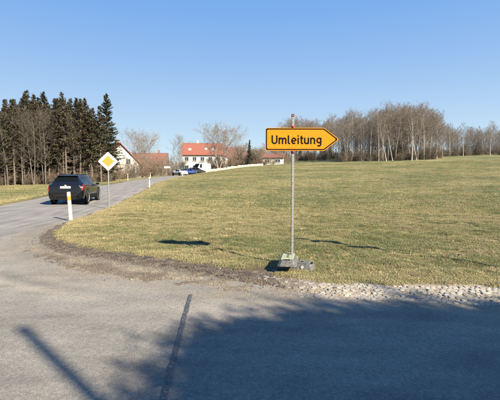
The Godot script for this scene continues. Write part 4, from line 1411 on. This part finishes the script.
func build_priority_sign():
	var t := thing("priority_sign", "yellow and white diamond priority road sign on a grey post beside the main road", "road sign", foot(-6.72, 19.0), 0.42)
	var st := new_st()
	tube(st, Vector3(0, -0.1, 0), Vector3(0, 2.66, 0), 0.033, 0.033, 12)
	obj("post", st, M.galv, t)
	var dia := func(r: float) -> PackedVector2Array:
		var out := []
		var c := 0.06 * r / 0.43
		for k in 4:
			var a := PI / 2 * k
			var p := Vector2(cos(a), sin(a)) * r
			var n := Vector2(-sin(a), cos(a))
			out.append(p - n * c * 0.5 - p.normalized() * c * 0.35)
			out.append(p - p.normalized() * c * 0.12)
			out.append(p + n * c * 0.5 - p.normalized() * c * 0.35)
		for k in out.size(): out[k] += Vector2(0, 2.22)
		return PackedVector2Array(out)
	st = new_st()
	plate(st, dia.call(0.445), 0.040, 0.046)
	var p := obj("panel", st, M.white, t)
	st = new_st()
	plate(st, dia.call(0.272), 0.0465, 0.049)
	obj("yellow_field", st, M.sign_yellow, p)
	st = new_st()
	bx(st, Vector3(0, 2.40, 0.012), Vector3(0.09, 0.035, 0.06), 0.006)
	obj("clamp", st, M.galv, t)
	st = new_st()
	bx(st, Vector3(0, 2.04, 0.012), Vector3(0.09, 0.035, 0.06), 0.006)
	obj("clamp", st, M.galv, t)

func delineator(x: float, d: float, turn: float, label: String, group: String, band: Material, lean := 0.0):
	var t := thing("delineator_post", label, "delineator post", foot(x, d), turn, group)
	t.rotation.z = lean
	# triangular-backed hollow post with sloping head
	var sec := func(y: float, k: float) -> Array:
		return [Vector3(-0.06 * k, y, 0.03), Vector3(-0.045 * k, y, 0.045), Vector3(0.045 * k, y, 0.045), Vector3(0.06 * k, y, 0.03), Vector3(0.03 * k, y, -0.05), Vector3(-0.03 * k, y, -0.05)]
	var body := func(y0: float, y1: float, k: float, slope: float, m: Material, called: String) -> MeshInstance3D:
		var st := new_st()
		st.set_smooth_group(-1)
		var a: Array = sec.call(y0, k)
		var b: Array = sec.call(y1, k)
		for i in 6: b[i].y -= slope * (0.05 + b[i].z) * 0.0 + slope * (0.045 - b[i].z)
		for i in 6:
			var w := (i + 1) % 6
			quad(st, a[i], b[i], b[w], a[w])
		for i in range(1, 5):
			tri(st, b[0], b[i + 1], b[i])
			tri(st, a[0], a[i], a[i + 1])
		return obj(called, st, m, t)
	body.call(-0.1, 0.70, 1.0, 0.0, M.post_white, "post")
	body.call(0.70, 0.845, 1.0, 0.0, band, "band")
	body.call(0.845, 1.0, 1.0, 0.5, M.post_white, "head")
	var st := new_st()
	bx(st, Vector3(0, 0.772, 0.047), Vector3(0.045, 0.13, 0.006), 0.002)
	obj("reflector", st, M.head if band == M.black else M.orange, t)

func build_roadside():
	build_priority_sign()
	delineator(-6.35, 14.1, 0.45, "leaning white roadside post with an orange band at the turf corner", "", M.orange, 0.05)
	var g := "white roadside posts along the main road"
	delineator(-9.42, 37.5, 0.3, "white roadside post at the meadow edge of the main road", "", M.black)
	delineator(px_x(128, 62), 62.0, 0.2, "white roadside post on the far side of the main road", g, M.black)
	delineator(px_x(150.5, 77), 77.0, 0.2, "white roadside post on the far side of the main road", g, M.black)
	delineator(-12.45, 74.0, 0.2, "white roadside post at the meadow edge near the parked cars", "", M.black)
	# a small pale direction sign by the shrubs
	var t := thing("direction_sign", "small pale direction sign on a post before the brown shrubs", "road sign", foot(px_x(167, 88), 88.0), 0.2)
	var st := new_st()
	tube(st, Vector3(0, -0.1, 0), Vector3(0, 2.3, 0), 0.04, 0.04, 8)
	obj("post", st, M.galv, t)
	st = new_st()
	plate(st, PackedVector2Array([Vector2(-0.55, 1.75), Vector2(0.6, 1.75), Vector2(0.85, 1.95), Vector2(0.6, 2.15), Vector2(-0.55, 2.15)]), 0.045, 0.06)
	obj("panel", st, M.white, t)
	# traffic sign on the near verge further along the side road: only its shadow falls over the meadow
	t = thing("give_way_sign", "white triangular give way sign with red border on a tall post beside the side road", "road sign", foot(4.55, 6.25), -0.12)
	st = new_st()
	tube(st, Vector3(0, -0.1, 0), Vector3(0, 2.95, 0), 0.022, 0.022, 12)
	obj("post", st, M.galv, t)
	st = new_st()
	plate(st, PackedVector2Array([Vector2(-0.45, 2.90), Vector2(0, 2.12), Vector2(0.45, 2.90)]), 0.045, 0.05)
	var p := obj("panel", st, M.red_clamp, t)
	st = new_st()
	plate(st, PackedVector2Array([Vector2(-0.31, 2.82), Vector2(0, 2.28), Vector2(0.31, 2.82)]), 0.0505, 0.053)
	obj("white_field", st, M.white, p)
	st = new_st()
	plate(st, PackedVector2Array([Vector2(-0.3, 1.72), Vector2(0.3, 1.72), Vector2(0.3, 2.06), Vector2(-0.3, 2.06)]), 0.045, 0.05)
	obj("lower_panel", st, M.white, t)
	# utility pole behind: a thin shadow over the side road
	t = thing("utility_pole", "tall slim wooden utility pole on the near side of the side road", "utility pole", foot(7.95, -6.6), 0.0)
	st = new_st()
	tube(st, Vector3(0, -0.1, 0), Vector3(0, 9.35, 0), 0.085, 0.06, 12)
	obj("pole", st, M.wood, t)
	st = new_st()
	lathe(st, [Vector2(0.07, 9.33), Vector2(0.075, 9.36), Vector2(0.0, 9.42)], Transform3D.IDENTITY, 12)
	obj("cap", st, M.galv, t)

# ------------------------------------------------------------------ vehicles
# stations along the car, rear to front: [z, half width, bottom, belt, top, half width at top]
const SUV := [[2.15, 0.62, 0.44, 0.60, 0.70, 0.58], [2.13, 0.80, 0.34, 0.74, 0.94, 0.70], [2.07, 0.87, 0.29, 0.92, 1.08, 0.70], [1.99, 0.89, 0.26, 0.99, 1.16, 0.68], [1.74, 0.90, 0.24, 1.06, 1.44, 0.555], [1.58, 0.90, 0.23, 1.06, 1.50, 0.55], [1.2, 0.90, 0.22, 1.04, 1.54, 0.57], [0.6, 0.90, 0.21, 1.01, 1.565, 0.59], [0.0, 0.90, 0.21, 0.99, 1.56, 0.59], [-0.35, 0.90, 0.21, 0.98, 1.51, 0.58], [-0.75, 0.90, 0.21, 0.97, 1.30, 0.62], [-1.12, 0.895, 0.22, 0.96, 1.07, 0.70], [-1.5, 0.885, 0.23, 0.92, 1.00, 0.66], [-1.9, 0.85, 0.25, 0.82, 0.91, 0.60], [-2.06, 0.76, 0.28, 0.70, 0.80, 0.55], [-2.14, 0.60, 0.34, 0.58, 0.64, 0.48]]
const SALOON := [[2.2, 0.62, 0.40, 0.62, 0.74, 0.56], [2.16, 0.78, 0.32, 0.78, 0.92, 0.66], [1.95, 0.86, 0.26, 0.86, 0.99, 0.68], [1.55, 0.88, 0.23, 0.90, 1.04, 0.66], [1.1, 0.89, 0.22, 0.92, 1.32, 0.58], [0.8, 0.89, 0.21, 0.92, 1.40, 0.56], [0.2, 0.89, 0.21, 0.91, 1.44, 0.57], [-0.3, 0.89, 0.21, 0.90, 1.40, 0.57], [-0.75, 0.89, 0.21, 0.89, 1.18, 0.61], [-1.1, 0.885, 0.22, 0.87, 0.97, 0.66], [-1.6, 0.87, 0.24, 0.80, 0.90, 0.62], [-2.0, 0.80, 0.27, 0.70, 0.80, 0.56], [-2.15, 0.62, 0.34, 0.58, 0.64, 0.5]]
const VAN := [[2.75, 0.86, 0.45, 1.0, 2.30, 0.78], [2.70, 0.95, 0.36, 1.2, 2.45, 0.84], [2.3, 0.99, 0.32, 1.25, 2.52, 0.86], [1.0, 1.0, 0.30, 1.25, 2.54, 0.87], [-0.5, 1.0, 0.30, 1.25, 2.54, 0.86], [-1.2, 1.0, 0.30, 1.25, 2.46, 0.83], [-1.6, 1.0, 0.30, 1.24, 2.15, 0.80], [-2.0, 0.99, 0.31, 1.22, 1.62, 0.80], [-2.25, 0.98, 0.32, 1.15, 1.30, 0.80], [-2.6, 0.93, 0.34, 0.98, 1.10, 0.74], [-2.75, 0.80, 0.38, 0.75, 0.85, 0.66]]

func car_section(S: Array, z: float) -> Array:
	var k := 0
	while k < S.size() - 2 and z < S[k + 1][0]: k += 1
	var t := clampf((S[k][0] - z) / (S[k][0] - S[k + 1][0]), 0.0, 1.0)
	var hz: float = S[k][0] - S[k + 1][0]
	var e := []
	for i in 6:
		var m0: float = (S[k + 1][i] - S[k][i]) / hz
		var m1 := m0
		if k > 0: m0 = 0.5 * m0 + 0.5 * (S[k][i] - S[k - 1][i]) / (S[k - 1][0] - S[k][0])
		if k + 2 < S.size(): m1 = 0.5 * m1 + 0.5 * (S[k + 2][i] - S[k + 1][i]) / (S[k + 1][0] - S[k + 2][0])
		var lim: float = 3.0 * absf(S[k + 1][i] - S[k][i])
		e.append(cubic_h(S[k][i], S[k + 1][i], clampf(m0 * hz, -lim, lim), clampf(m1 * hz, -lim, lim), t))
	var w: float = e[1]; var yb: float = e[2]; var yl: float = e[3]; var yt: float = e[4]; var ht: float = e[5]
	var r := [Vector2(0, yb), Vector2(w * 0.84, yb), Vector2(w * 0.95, yb + 0.06), Vector2(w * 0.985, lerpf(yb, yl, 0.35)), Vector2(w, lerpf(yb, yl, 0.62)), Vector2(w * 0.985, lerpf(yb, yl, 0.84)), Vector2(w * 0.955, yl), Vector2(lerpf(w * 0.93, ht, 0.52), lerpf(yl, yt - 0.05, 0.5)), Vector2(ht, yt - 0.05), Vector2(ht * 0.93, yt - 0.012), Vector2(ht * 0.5, yt + 0.008), Vector2(0, yt + 0.014)]
	var out := []
	for p in r: out.append(Vector3(p.x, p.y, z))
	for i in range(r.size() - 2, 0, -1): out.append(Vector3(-r[i].x, r[i].y, z))
	return out

func at_section(sec: Array, s: float) -> Vector3:
	var n := sec.size()
	var k := int(floor(s))
	var p0: Vector3 = sec[posmod(k - 1, n)]
	var p1: Vector3 = sec[posmod(k, n)]
	var p2: Vector3 = sec[posmod(k + 1, n)]
	var p3: Vector3 = sec[posmod(k + 2, n)]
	return p1.lerp(p1.cubic_interpolate(p2, p0, p3, s - k), 0.7) + (p2 - p1) * (s - k) * 0.3

func car_body(S: Array) -> SurfaceTool:
	var st := new_st()
	st.set_smooth_group(1)
	var zs := []
	for k in S.size() - 1:
		for i in 4: zs.append(lerpf(S[k][0], S[k + 1][0], i / 4.0))
	zs.append(S[S.size() - 1][0])
	var rows := []
	for z in zs:
		var sec := car_section(S, z)
		var row := []
		for q in sec.size() * 2: row.append(at_section(sec, q * 0.5))
		rows.append(row)
	for j in rows.size() - 1:
		var n: int = rows[j].size()
		for i in n:
			var w := (i + 1) % n
			quad(st, rows[j][i], rows[j][w], rows[j + 1][w], rows[j + 1][i])
	for e in [[0, false], [rows.size() - 1, true]]:
		var r: Array = rows[e[0]]
		var c := Vector3.ZERO
		for p in r: c += p / r.size()
		for i in r.size():
			var w := (i + 1) % r.size()
			if e[1]: tri(st, c, r[i], r[w])
			else: tri(st, c, r[w], r[i])
	return st

# a patch of glass or lamp lying on the body's surface, lifted a little
func car_patch(S: Array, z0: float, z1: float, s0: float, s1: float, lift: float, taper0 := 0.0, taper1 := 0.0) -> SurfaceTool:
	var st := new_st()
	st.set_smooth_group(1)
	var nz := 8
	var ns := 6
	var rows := []
	for j in nz + 1:
		var t := float(j) / nz
		var row := []
		for i in ns + 1:
			var f := float(i) / ns
			var z := lerpf(z0 + taper0 * f, z1 + taper1 * f, t)
			var s := lerpf(s0, s1, f)
			var p := at_section(car_section(S, z), s)
			var du := at_section(car_section(S, z), s + 0.05) - at_section(car_section(S, z), s - 0.05)
			var dv := at_section(car_section(S, z - 0.02), s) - at_section(car_section(S, z + 0.02), s)
			var n := du.cross(dv).normalized()
			if n.dot(p - Vector3(0, 0.6, z * 0.7)) < 0: n = -n
			row.append(p + n * lift)
		rows.append(row)
	for j in nz:
		for i in ns:
			quad(st, rows[j][i], rows[j][i + 1], rows[j + 1][i + 1], rows[j + 1][i])
	return st

func wheel(t: Node3D, x: float, z: float, r: float, spokes: int):
	var w := Node3D.new()
	w.name = "wheel"
	t.add_child(w, true)
	w.position = Vector3(x, r, z)
	var sgn := signf(x)
	var xf := Transform3D(Basis(Vector3.FORWARD, sgn * PI / 2), Vector3.ZERO)
	var st := new_st()
	lathe(st, [Vector2(r * 0.66, -0.1), Vector2(r * 0.9, -0.11), Vector2(r, -0.08), Vector2(r, 0.07), Vector2(r * 0.92, 0.105), Vector2(r * 0.70, 0.10), Vector2(r * 0.66, 0.07)], xf, 28, true)
	obj("tyre", st, M.tyre, w)
	st = new_st()
	lathe(st, [Vector2(r * 0.70, 0.08), Vector2(r * 0.66, 0.09), Vector2(r * 0.60, 0.06)], xf, 28)
	lathe(st, [Vector2(0.0, 0.075), Vector2(r * 0.14, 0.07), Vector2(r * 0.16, 0.03)], xf, 14)
	for k in spokes:
		var b := xf * Transform3D(Basis(Vector3.UP, TAU * k / spokes), Vector3.ZERO)
		bx(st, Vector3(r * 0.38, 0.055, 0), Vector3(r * 0.56, 0.03, r * 0.13), 0.008, b)
	obj("rim", st, M.rim, w)
	st = new_st()
	lathe(st, [Vector2(0.0, 0.015), Vector2(r * 0.66, 0.015), Vector2(r * 0.66, -0.05)], xf, 20)
	obj("brake_disc", st, M.trim, w)

func make_car(called: String, S: Array, paint: Material, label: String, category: String, at: Vector3, turn: float, o := {}) -> Node3D:
	var t := thing(called, label, category, at, turn, o.get("group", ""))
	var zr: float = S[0][0]
	var zf: float = S[S.size() - 1][0]
	obj("body", car_body(S), paint, t)
	var wz: Array = o.get("wheels", [1.28, -1.33])
	var r: float = o.get("r", 0.335)
	var hw: float = S[S.size() / 2][1]
	for z in wz:
		for sx in [-1.0, 1.0]:
			var st := new_st()
			lathe(st, [Vector2(0.0, 0.0), Vector2(r * 1.18, 0.0), Vector2(r * 1.2, -0.06)], Transform3D(Basis(Vector3.FORWARD, sx * PI / 2), Vector3(sx * (hw + 0.004), r * 1.04, z)), 28)
			obj("wheel_arch", st, M.trim, t)
			wheel(t, sx * (hw - 0.075), z, r, o.get("spokes", 5))
	# sills and bumpers in dark plastic
	for sx in [-1.0, 1.0]:
		var st := car_patch(S, wz[0] - r * 1.25, wz[1] + r * 1.25, 1.6 if sx > 0 else 20.4, 3.0 if sx > 0 else 19.0, 0.006)
		obj("sill", st, M.trim, t)
	var glass: Array = o.get("side_glass", [[1.52, 0.62], [0.54, -0.28]])
	for sx in [-1.0, 1.0]:
		for g in glass:
			var ta: Array = g[2] if g.size() > 2 else [0.0, 0.0]
			var st := car_patch(S, g[0], g[1], 6.12 if sx > 0 else 15.88, 7.86 if sx > 0 else 14.14, 0.006, ta[0], ta[1])
			obj("side_window", st, M.glass_dark, t)
	var rw: Array = o.get("rear_glass", [1.96, 1.71])
	if rw.size(): obj("rear_window", car_patch(S, rw[0], rw[1], 8.5, 13.5, 0.006), M.glass_dark, t)
	var ws: Array = o.get("windscreen", [-0.40, -1.08])
	obj("windscreen", car_patch(S, ws[0], ws[1], 8.5, 13.5, 0.006), M.glass_dark, t)
	var tl: Array = o.get("tail", [2.12, 1.86, 4.9, 6.0])
	var hl: Array = o.get("head", [-1.78, -2.08, 4.9, 6.0])
	for sx in [-1.0, 1.0]:
		obj("tail_light", car_patch(S, tl[0], tl[1], tl[2] if sx > 0 else 22.0 - tl[2], tl[3] if sx > 0 else 22.0 - tl[3], 0.008), M.tail, t)
		obj("headlight", car_patch(S, hl[0], hl[1], hl[2] if sx > 0 else 22.0 - hl[2], hl[3] if sx > 0 else 22.0 - hl[3], 0.008), M.head, t)
		var st := new_st()
		var mz: float = o.get("mirror_z", -0.72)
		var my: float = o.get("mirror_y", 1.03)
		bx(st, Vector3(sx * (hw + 0.09), my, mz), Vector3(0.17, 0.13, 0.10), 0.03)
		bx(st, Vector3(sx * (hw - 0.01), my - 0.03, mz), Vector3(0.08, 0.05, 0.06), 0.01)
		obj("mirror", st, paint, t)
	var py: float = o.get("plate_y", 0.80)
	var pz: float = o.get("plate_z", zr + 0.004)
	var st := new_st()
	bx(st, Vector3(0, py, pz), Vector3(0.52, 0.115, 0.012), 0.003)
	obj("number_plate", st, M.white, t)
	st = new_st()
	bx(st, Vector3(0, 0.50, zf - 0.004), Vector3(0.52, 0.11, 0.012), 0.003)
	obj("number_plate", st, M.white, t)
	# rear bumper insert
	st = new_st()
	bx(st, Vector3(0, S[0][2] + 0.02, zr - 0.02), Vector3(S[0][1] * 2.0, 0.13, 0.07), 0.03)
	obj("bumper_insert", st, M.trim, t)
	return t

func build_cars():
	var black := car_paint(lin(0.004, 0.0045, 0.006))
	# the dark car driving off along the main road
	var th := 0.15
	var rear := Vector2(-9.58, 20.75)
	var c := rear + Vector2(-sin(th), cos(th)) * 2.14
	var car := make_car("suv_car", SUV, black, "glossy black compact crossover car driving away on the main road", "car", Vector3(c.x, rise(c.x, c.y) - 0.004, -c.y), th, {plate_y = 0.90, plate_z = 2.142, r = 0.365, rear_glass = [1.97, 1.76], tail = [2.125, 1.88, 4.7, 6.3], side_glass = [[1.50, 0.66, [-0.1, 0.0]], [0.58, -0.26], [-0.34, -0.50, [0.02, 0.12]]]})
	var st := new_st()
	bx(st, Vector3(0, 1.495, 1.72), Vector3(1.06, 0.03, 0.24), 0.014)
	obj("spoiler", st, black, car)
	for sx in [-1.0, 1.0]:
		st = new_st()
		tube(st, Vector3(sx * 0.57, 1.565, 1.2), Vector3(sx * 0.59, 1.58, -0.25), 0.014, 0.014, 6)
		tube(st, Vector3(sx * 0.57, 1.53, 1.2), Vector3(sx * 0.57, 1.565, 1.2), 0.014, 0.014, 6)
		obj("roof_rail", st, M.trim, car)
		st = new_st()
		tube(st, Vector3(sx * 0.5, 0.37, 2.05), Vector3(sx * 0.5, 0.37, 2.17), 0.04, 0.04, 12)
		obj("exhaust_tip", st, M.trim, car)
		st = new_st()
		bx(st, Vector3(sx * 0.62, 0.56, 2.125), Vector3(0.16, 0.045, 0.03), 0.008)
		obj("rear_reflector", st, M.tail, car)
		for z in [0.05, 0.95]:
			st = new_st()
			bx(st, Vector3(sx * 0.905, 0.86, z), Vector3(0.02, 0.03, 0.18), 0.006)
			obj("door_handle", st, black, car)
	st = new_st()
	bx(st, Vector3(0, 1.0, 2.128), Vector3(0.10, 0.05, 0.02), 0.004)
	obj("emblem", st, M.rim, car)
	st = new_st()
	tube(st, Vector3(0, 1.555, 1.5), Vector3(0, 1.68, 1.62), 0.008, 0.004, 6)
	obj("aerial", st, M.trim, car)
	# vehicles standing where the road bends into the village
	var spots := [[179.6, 92.0, 0.75], [188.8, 97.0, -0.6], [196.4, 100.0, -0.9], [201.6, 105.0, 2.5]]
	var f := func(k: int) -> Vector3:
		var x := px_x(spots[k][0], spots[k][1])
		return Vector3(x, rise(x, spots[k][1]) + 0.0, -spots[k][1])
	make_car("white_car", SALOON, car_paint(lin(0.70, 0.70, 0.69)), "white car at the bend where the main road meets the village", "car", f.call(0), spots[0][2], {side_glass = [[1.1, 0.4], [0.32, -0.45]], rear_glass = [1.5, 0.85], windscreen = [-0.33, -1.06]})
	make_car("blue_car", SALOON, car_paint(lin(0.03, 0.06, 0.22)), "dark blue car standing behind the white car at the bend", "car", f.call(1), spots[1][2], {side_glass = [[1.1, 0.4], [0.32, -0.45]], rear_glass = [1.5, 0.85], windscreen = [-0.33, -1.06]})
	make_car("dark_car", SUV, car_paint(lin(0.02, 0.022, 0.026)), "dark grey car standing in front of the white van", "car", f.call(2), spots[2][2])
	make_car("white_van", VAN, car_paint(lin(0.72, 0.72, 0.71)), "white delivery van standing before the red roofed house", "van", f.call(3), spots[3][2], {wheels = [1.55, -1.75], side_glass = [[-0.75, -1.7, [0.0, 0.35]]], rear_glass = [], windscreen = [-1.3, -2.18], tail = [2.74, 2.6, 4.5, 6.3], head = [-2.45, -2.72, 4.7, 6.0], mirror_z = -1.75, mirror_y = 1.45, plate_y = 0.62, plate_z = 2.756})

# ------------------------------------------------------------------ buildings
func gable_house(called: String, label: String, at: Vector3, turn: float, w: float, dep: float, eaves: float, ridge: float, wall_m: Material, roof_m: Material, wins: Array, o := {}) -> Node3D:
	# ridge runs along local x; front wall at +z
	var t := thing(called, label, o.get("category", "house"), at, turn)
	var st := new_st()
	st.set_smooth_group(-1)
	var hx := w * 0.5
	var hz := dep * 0.5
	var lo := -0.6
	plate(st, PackedVector2Array([Vector2(-hz, lo), Vector2(hz, lo), Vector2(hz, eaves), Vector2(0, ridge - 0.05), Vector2(-hz, eaves)]), -hx, hx, Transform3D(Basis(Vector3.UP, PI / 2), Vector3.ZERO))
	obj("wall", st, wall_m, t)
	# two roof slabs with overhang
	st = new_st()
	var sl := (ridge - eaves) / hz
	var ov := 0.5
	for s in [-1.0, 1.0]:
		var prof := PackedVector2Array([Vector2(0, ridge), Vector2(s * (hz + ov), eaves - sl * ov), Vector2(s * (hz + ov), eaves - sl * ov + 0.16), Vector2(0, ridge + 0.18)])
		plate(st, prof, -hx - 0.4, hx + 0.4, Transform3D(Basis(Vector3.UP, PI / 2), Vector3.ZERO))
	var rf := obj("roof", st, roof_m, t)
	st = new_st()
	tube(st, Vector3(-hx - 0.4, ridge + 0.17, 0), Vector3(hx + 0.4, ridge + 0.17, 0), 0.12, 0.12, 8)
	obj("ridge_tiles", st, roof_m, rf)
	for c in o.get("chimneys", []):
		st = new_st()
		bx(st, Vector3(c, ridge + 0.3, -0.5), Vector3(0.6, 1.5, 0.6), 0.03)
		bx(st, Vector3(c, ridge + 1.08, -0.5), Vector3(0.72, 0.1, 0.72), 0.02)
		obj("chimney", st, M.brick if not o.has("white_chimney") else M.plaster, rf)
	for k in o.get("skylights", []):
		var zz: float = hz * k[1]
		var yy := ridge + 0.17 - sl * zz
		var bas := Basis(Vector3.RIGHT, atan(sl))
		st = new_st()
		bx(st, Vector3.ZERO, Vector3(k[2], 0.1, 1.1), 0.02, Transform3D(bas, Vector3(k[0], yy + 0.06, zz)))
		var fr := obj("skylight", st, M.white, rf)
	# windows: on the front wall [x, y, w, h] or on the right gable [z, y, w, h, true]
	for q in wins:
		var xf := Transform3D(Basis.IDENTITY, Vector3(q[0], q[1], hz + 0.01))
		if q.size() > 4: xf = Transform3D(Basis(Vector3.UP, PI / 2), Vector3(hx + 0.01, q[1], q[0]))
		var ww: float = q[2]
		var wh: float = q[3]
		st = new_st()
		for e in [[-ww / 2, 0.0, 0.1, wh + 0.1], [ww / 2, 0.0, 0.1, wh + 0.1], [0.0, wh / 2, ww - 0.1, 0.1], [0.0, -wh / 2, ww - 0.1, 0.1], [0.0, 0.0, 0.07, wh - 0.1]]:
			bx(st, Vector3(e[0], e[1], 0.03), Vector3(e[2], e[3], 0.09), 0.01, xf)
		var wf := obj("window", st, M.white, t)
		st = new_st()
		bx(st, Vector3(0, 0, 0.012), Vector3(ww - 0.06, wh - 0.06, 0.03), 0.0, xf)
		obj("pane", st, M.pane, wf)
		st = new_st()
		bx(st, Vector3(0, -wh / 2 - 0.1, 0.07), Vector3(ww + 0.25, 0.06, 0.2), 0.01, xf)
		obj("sill", st, M.limewash, wf)
	if o.has("door"):
		st = new_st()
		bx(st, Vector3(o.door, 1.0, hz + 0.02), Vector3(1.05, 2.1, 0.08), 0.02)
		var dr := obj("door", st, M.wood, t)
		st = new_st()
		bx(st, Vector3(o.door + 0.4, 1.0, hz + 0.08), Vector3(0.12, 0.03, 0.05), 0.01)
		obj("handle", st, M.rim, dr)
	return t

func build_village():
	var at := func(px: float, d: float) -> Vector3:
		var x := px_x(px, d)
		return Vector3(x, rise(x, d), -d)
	var wins := []
	for x in [-4.8, -2.4, 0.0, 2.4, 4.8]:
		wins.append([x, 4.1, 1.15, 1.3])
		wins.append([x, 1.5, 1.15, 1.35])
	wins.append([0.0, 6.1, 1.0, 1.1, true])
	gable_house("red_roof_house", "white plastered house with bright red tiled roof behind the broad bare tree", at.call(203.5, 128), 0.06, 12.2, 9.5, 5.6, 9.0, M.plaster, M.roof_red, wins, {chimneys = [-1.8], white_chimney = true, skylights = [[-4.0, 0.62, 0.9], [1.0, 0.55, 0.9], [3.2, 0.62, 0.9]], door = 4.0})
	gable_house("white_gable_house", "white house with steep red roof behind the dark full spruce", at.call(114.5, 88), -0.95, 9.0, 8.0, 3.6, 7.6, M.plaster, M.roof_red, [[-2.5, 1.6, 1.0, 1.2], [1.5, 1.6, 1.0, 1.2], [-1.6, 3.9, 1.0, 1.2, true], [1.4, 3.9, 1.0, 1.2, true]], {chimneys = [1.0]})
	gable_house("cottage", "low house with brown red roof rising behind the brown shrubs", at.call(151, 118), 0.15, 9.5, 7.5, 4.0, 7.0, M.plaster_cream, M.roof_brown, [[-2.5, 2.2, 1.0, 1.2], [0.5, 2.2, 1.0, 1.2], [3.0, 2.2, 1.0, 1.2]], {chimneys = [2.4]})
	gable_house("barn", "long brick barn with brown red roof beside the slim conifer", at.call(247, 124), -0.08, 11.0, 8.0, 2.3, 4.5, M.brick, M.roof_brown, [[-3.0, 1.2, 1.2, 0.9], [0.0, 1.2, 1.2, 0.9], [3.0, 1.2, 1.2, 0.9]], {category = "barn"})
	gable_house("white_shed", "low white shed with dark windows at the edge of the meadow", at.call(273, 121), -0.12, 6.4, 4.5, 2.1, 3.0, M.plaster, M.roof_brown, [[-1.6, 1.0, 1.3, 0.9], [1.5, 1.0, 1.5, 0.9]], {category = "shed"})
	gable_house("farmhouse", "cream house with brown red roof behind the bare trees by the conifer", at.call(231, 146), 0.2, 9.5, 8.5, 4.0, 7.0, M.plaster_cream, M.roof_brown, [[-3.0, 2.6, 1.0, 1.2], [0.0, 2.6, 1.0, 1.2], [3.0, 2.6, 1.0, 1.2]], {chimneys = [-2.0]})
	# pale wall along the village end of the meadow
	var t := thing("garden_wall", "low pale wall along the village end of the meadow", "wall", Vector3.ZERO)
	var r := RandomNumberGenerator.new()
	r.seed = 5
	var n := 17
	var a := Vector2(px_x(205.5, 101.0), 101.0)
	var b := Vector2(px_x(263.0, 113.0), 113.0)
	var step := (b - a) / n
	for k in n:
		var p := a + step * (k + 0.5)
		var st := new_st()
		bx(st, Vector3(0, 0.15, 0), Vector3(step.length() - 0.04, 0.95 + r.randf_range(-0.12, 0.12), 0.2), 0.03)
		var o := obj("wall_slab", st, M.limewash, t)
		o.position = Vector3(p.x, rise(p.x, p.y) + r.randf_range(-0.03, 0.03), -p.y)
		o.rotation.y = atan2(step.y, step.x) + r.randf_range(-0.02, 0.02)

# ------------------------------------------------------------------
func _ready():
	# camera
	var cam := Camera3D.new()
	cam.name = "camera"
	cam.position = Vector3(0, EYE, 0)
	cam.rotation_degrees = Vector3(-3.7, 0, 0)
	cam.fov = 53.13
	cam.near = 0.1
	cam.far = 2000.0
	cam.current = true
	add_child(cam)
	# sky
	var we := WorldEnvironment.new()
	we.name = "world_environment"
	var env := Environment.new()
	var sky := Sky.new()
	var sm := ProceduralSkyMaterial.new()
	sm.sky_top_color = Color(0.31, 0.595, 0.915)
	sm.sky_horizon_color = Color(0.885, 0.975, 0.995)
	sm.sky_curve = 0.17
	sm.ground_bottom_color = Color(0.35, 0.33, 0.25)
	sm.ground_horizon_color = Color(0.60, 0.60, 0.55)
	sm.sun_angle_max = 30.0
	sky.sky_material = sm
	env.background_mode = Environment.BG_SKY
	env.sky = sky
	env.background_energy_multiplier = 0.33
	env.tonemap_mode = Environment.TONE_MAPPER_LINEAR
	env.tonemap_exposure = 3.0
	env.sdfgi_enabled = true
	env.ssao_enabled = true
	env.ssil_enabled = true
	we.environment = env
	add_child(we)
	# sun: behind and to the right, 32 degrees up
	var sun := DirectionalLight3D.new()
	sun.name = "sun"
	sun.light_energy = 1.6
	sun.light_color = Color(1.0, 0.945, 0.85)
	sun.light_angular_distance = 0.5
	sun.shadow_enabled = true
	sun.rotation_degrees = Vector3(-32.3, 44.0, 0)
	add_child(sun)

	n_macro.seed = 11; n_macro.frequency = 0.06
	n_mid.seed = 12; n_mid.frequency = 0.25
	n_fine.seed = 13; n_fine.frequency = 1.0
	for n in [n_macro, n_mid, n_fine]:
		n.noise_type = FastNoiseLite.TYPE_SIMPLEX_SMOOTH
		n.fractal_type = FastNoiseLite.FRACTAL_FBM
		n.fractal_octaves = 3
	make_materials()
	build_ground()
	build_village()
	build_woods()
	build_shade_trees()
	build_cars()
	build_roadside()
	build_detour_sign()
	build_seam()
	build_stones()
	build_grass()
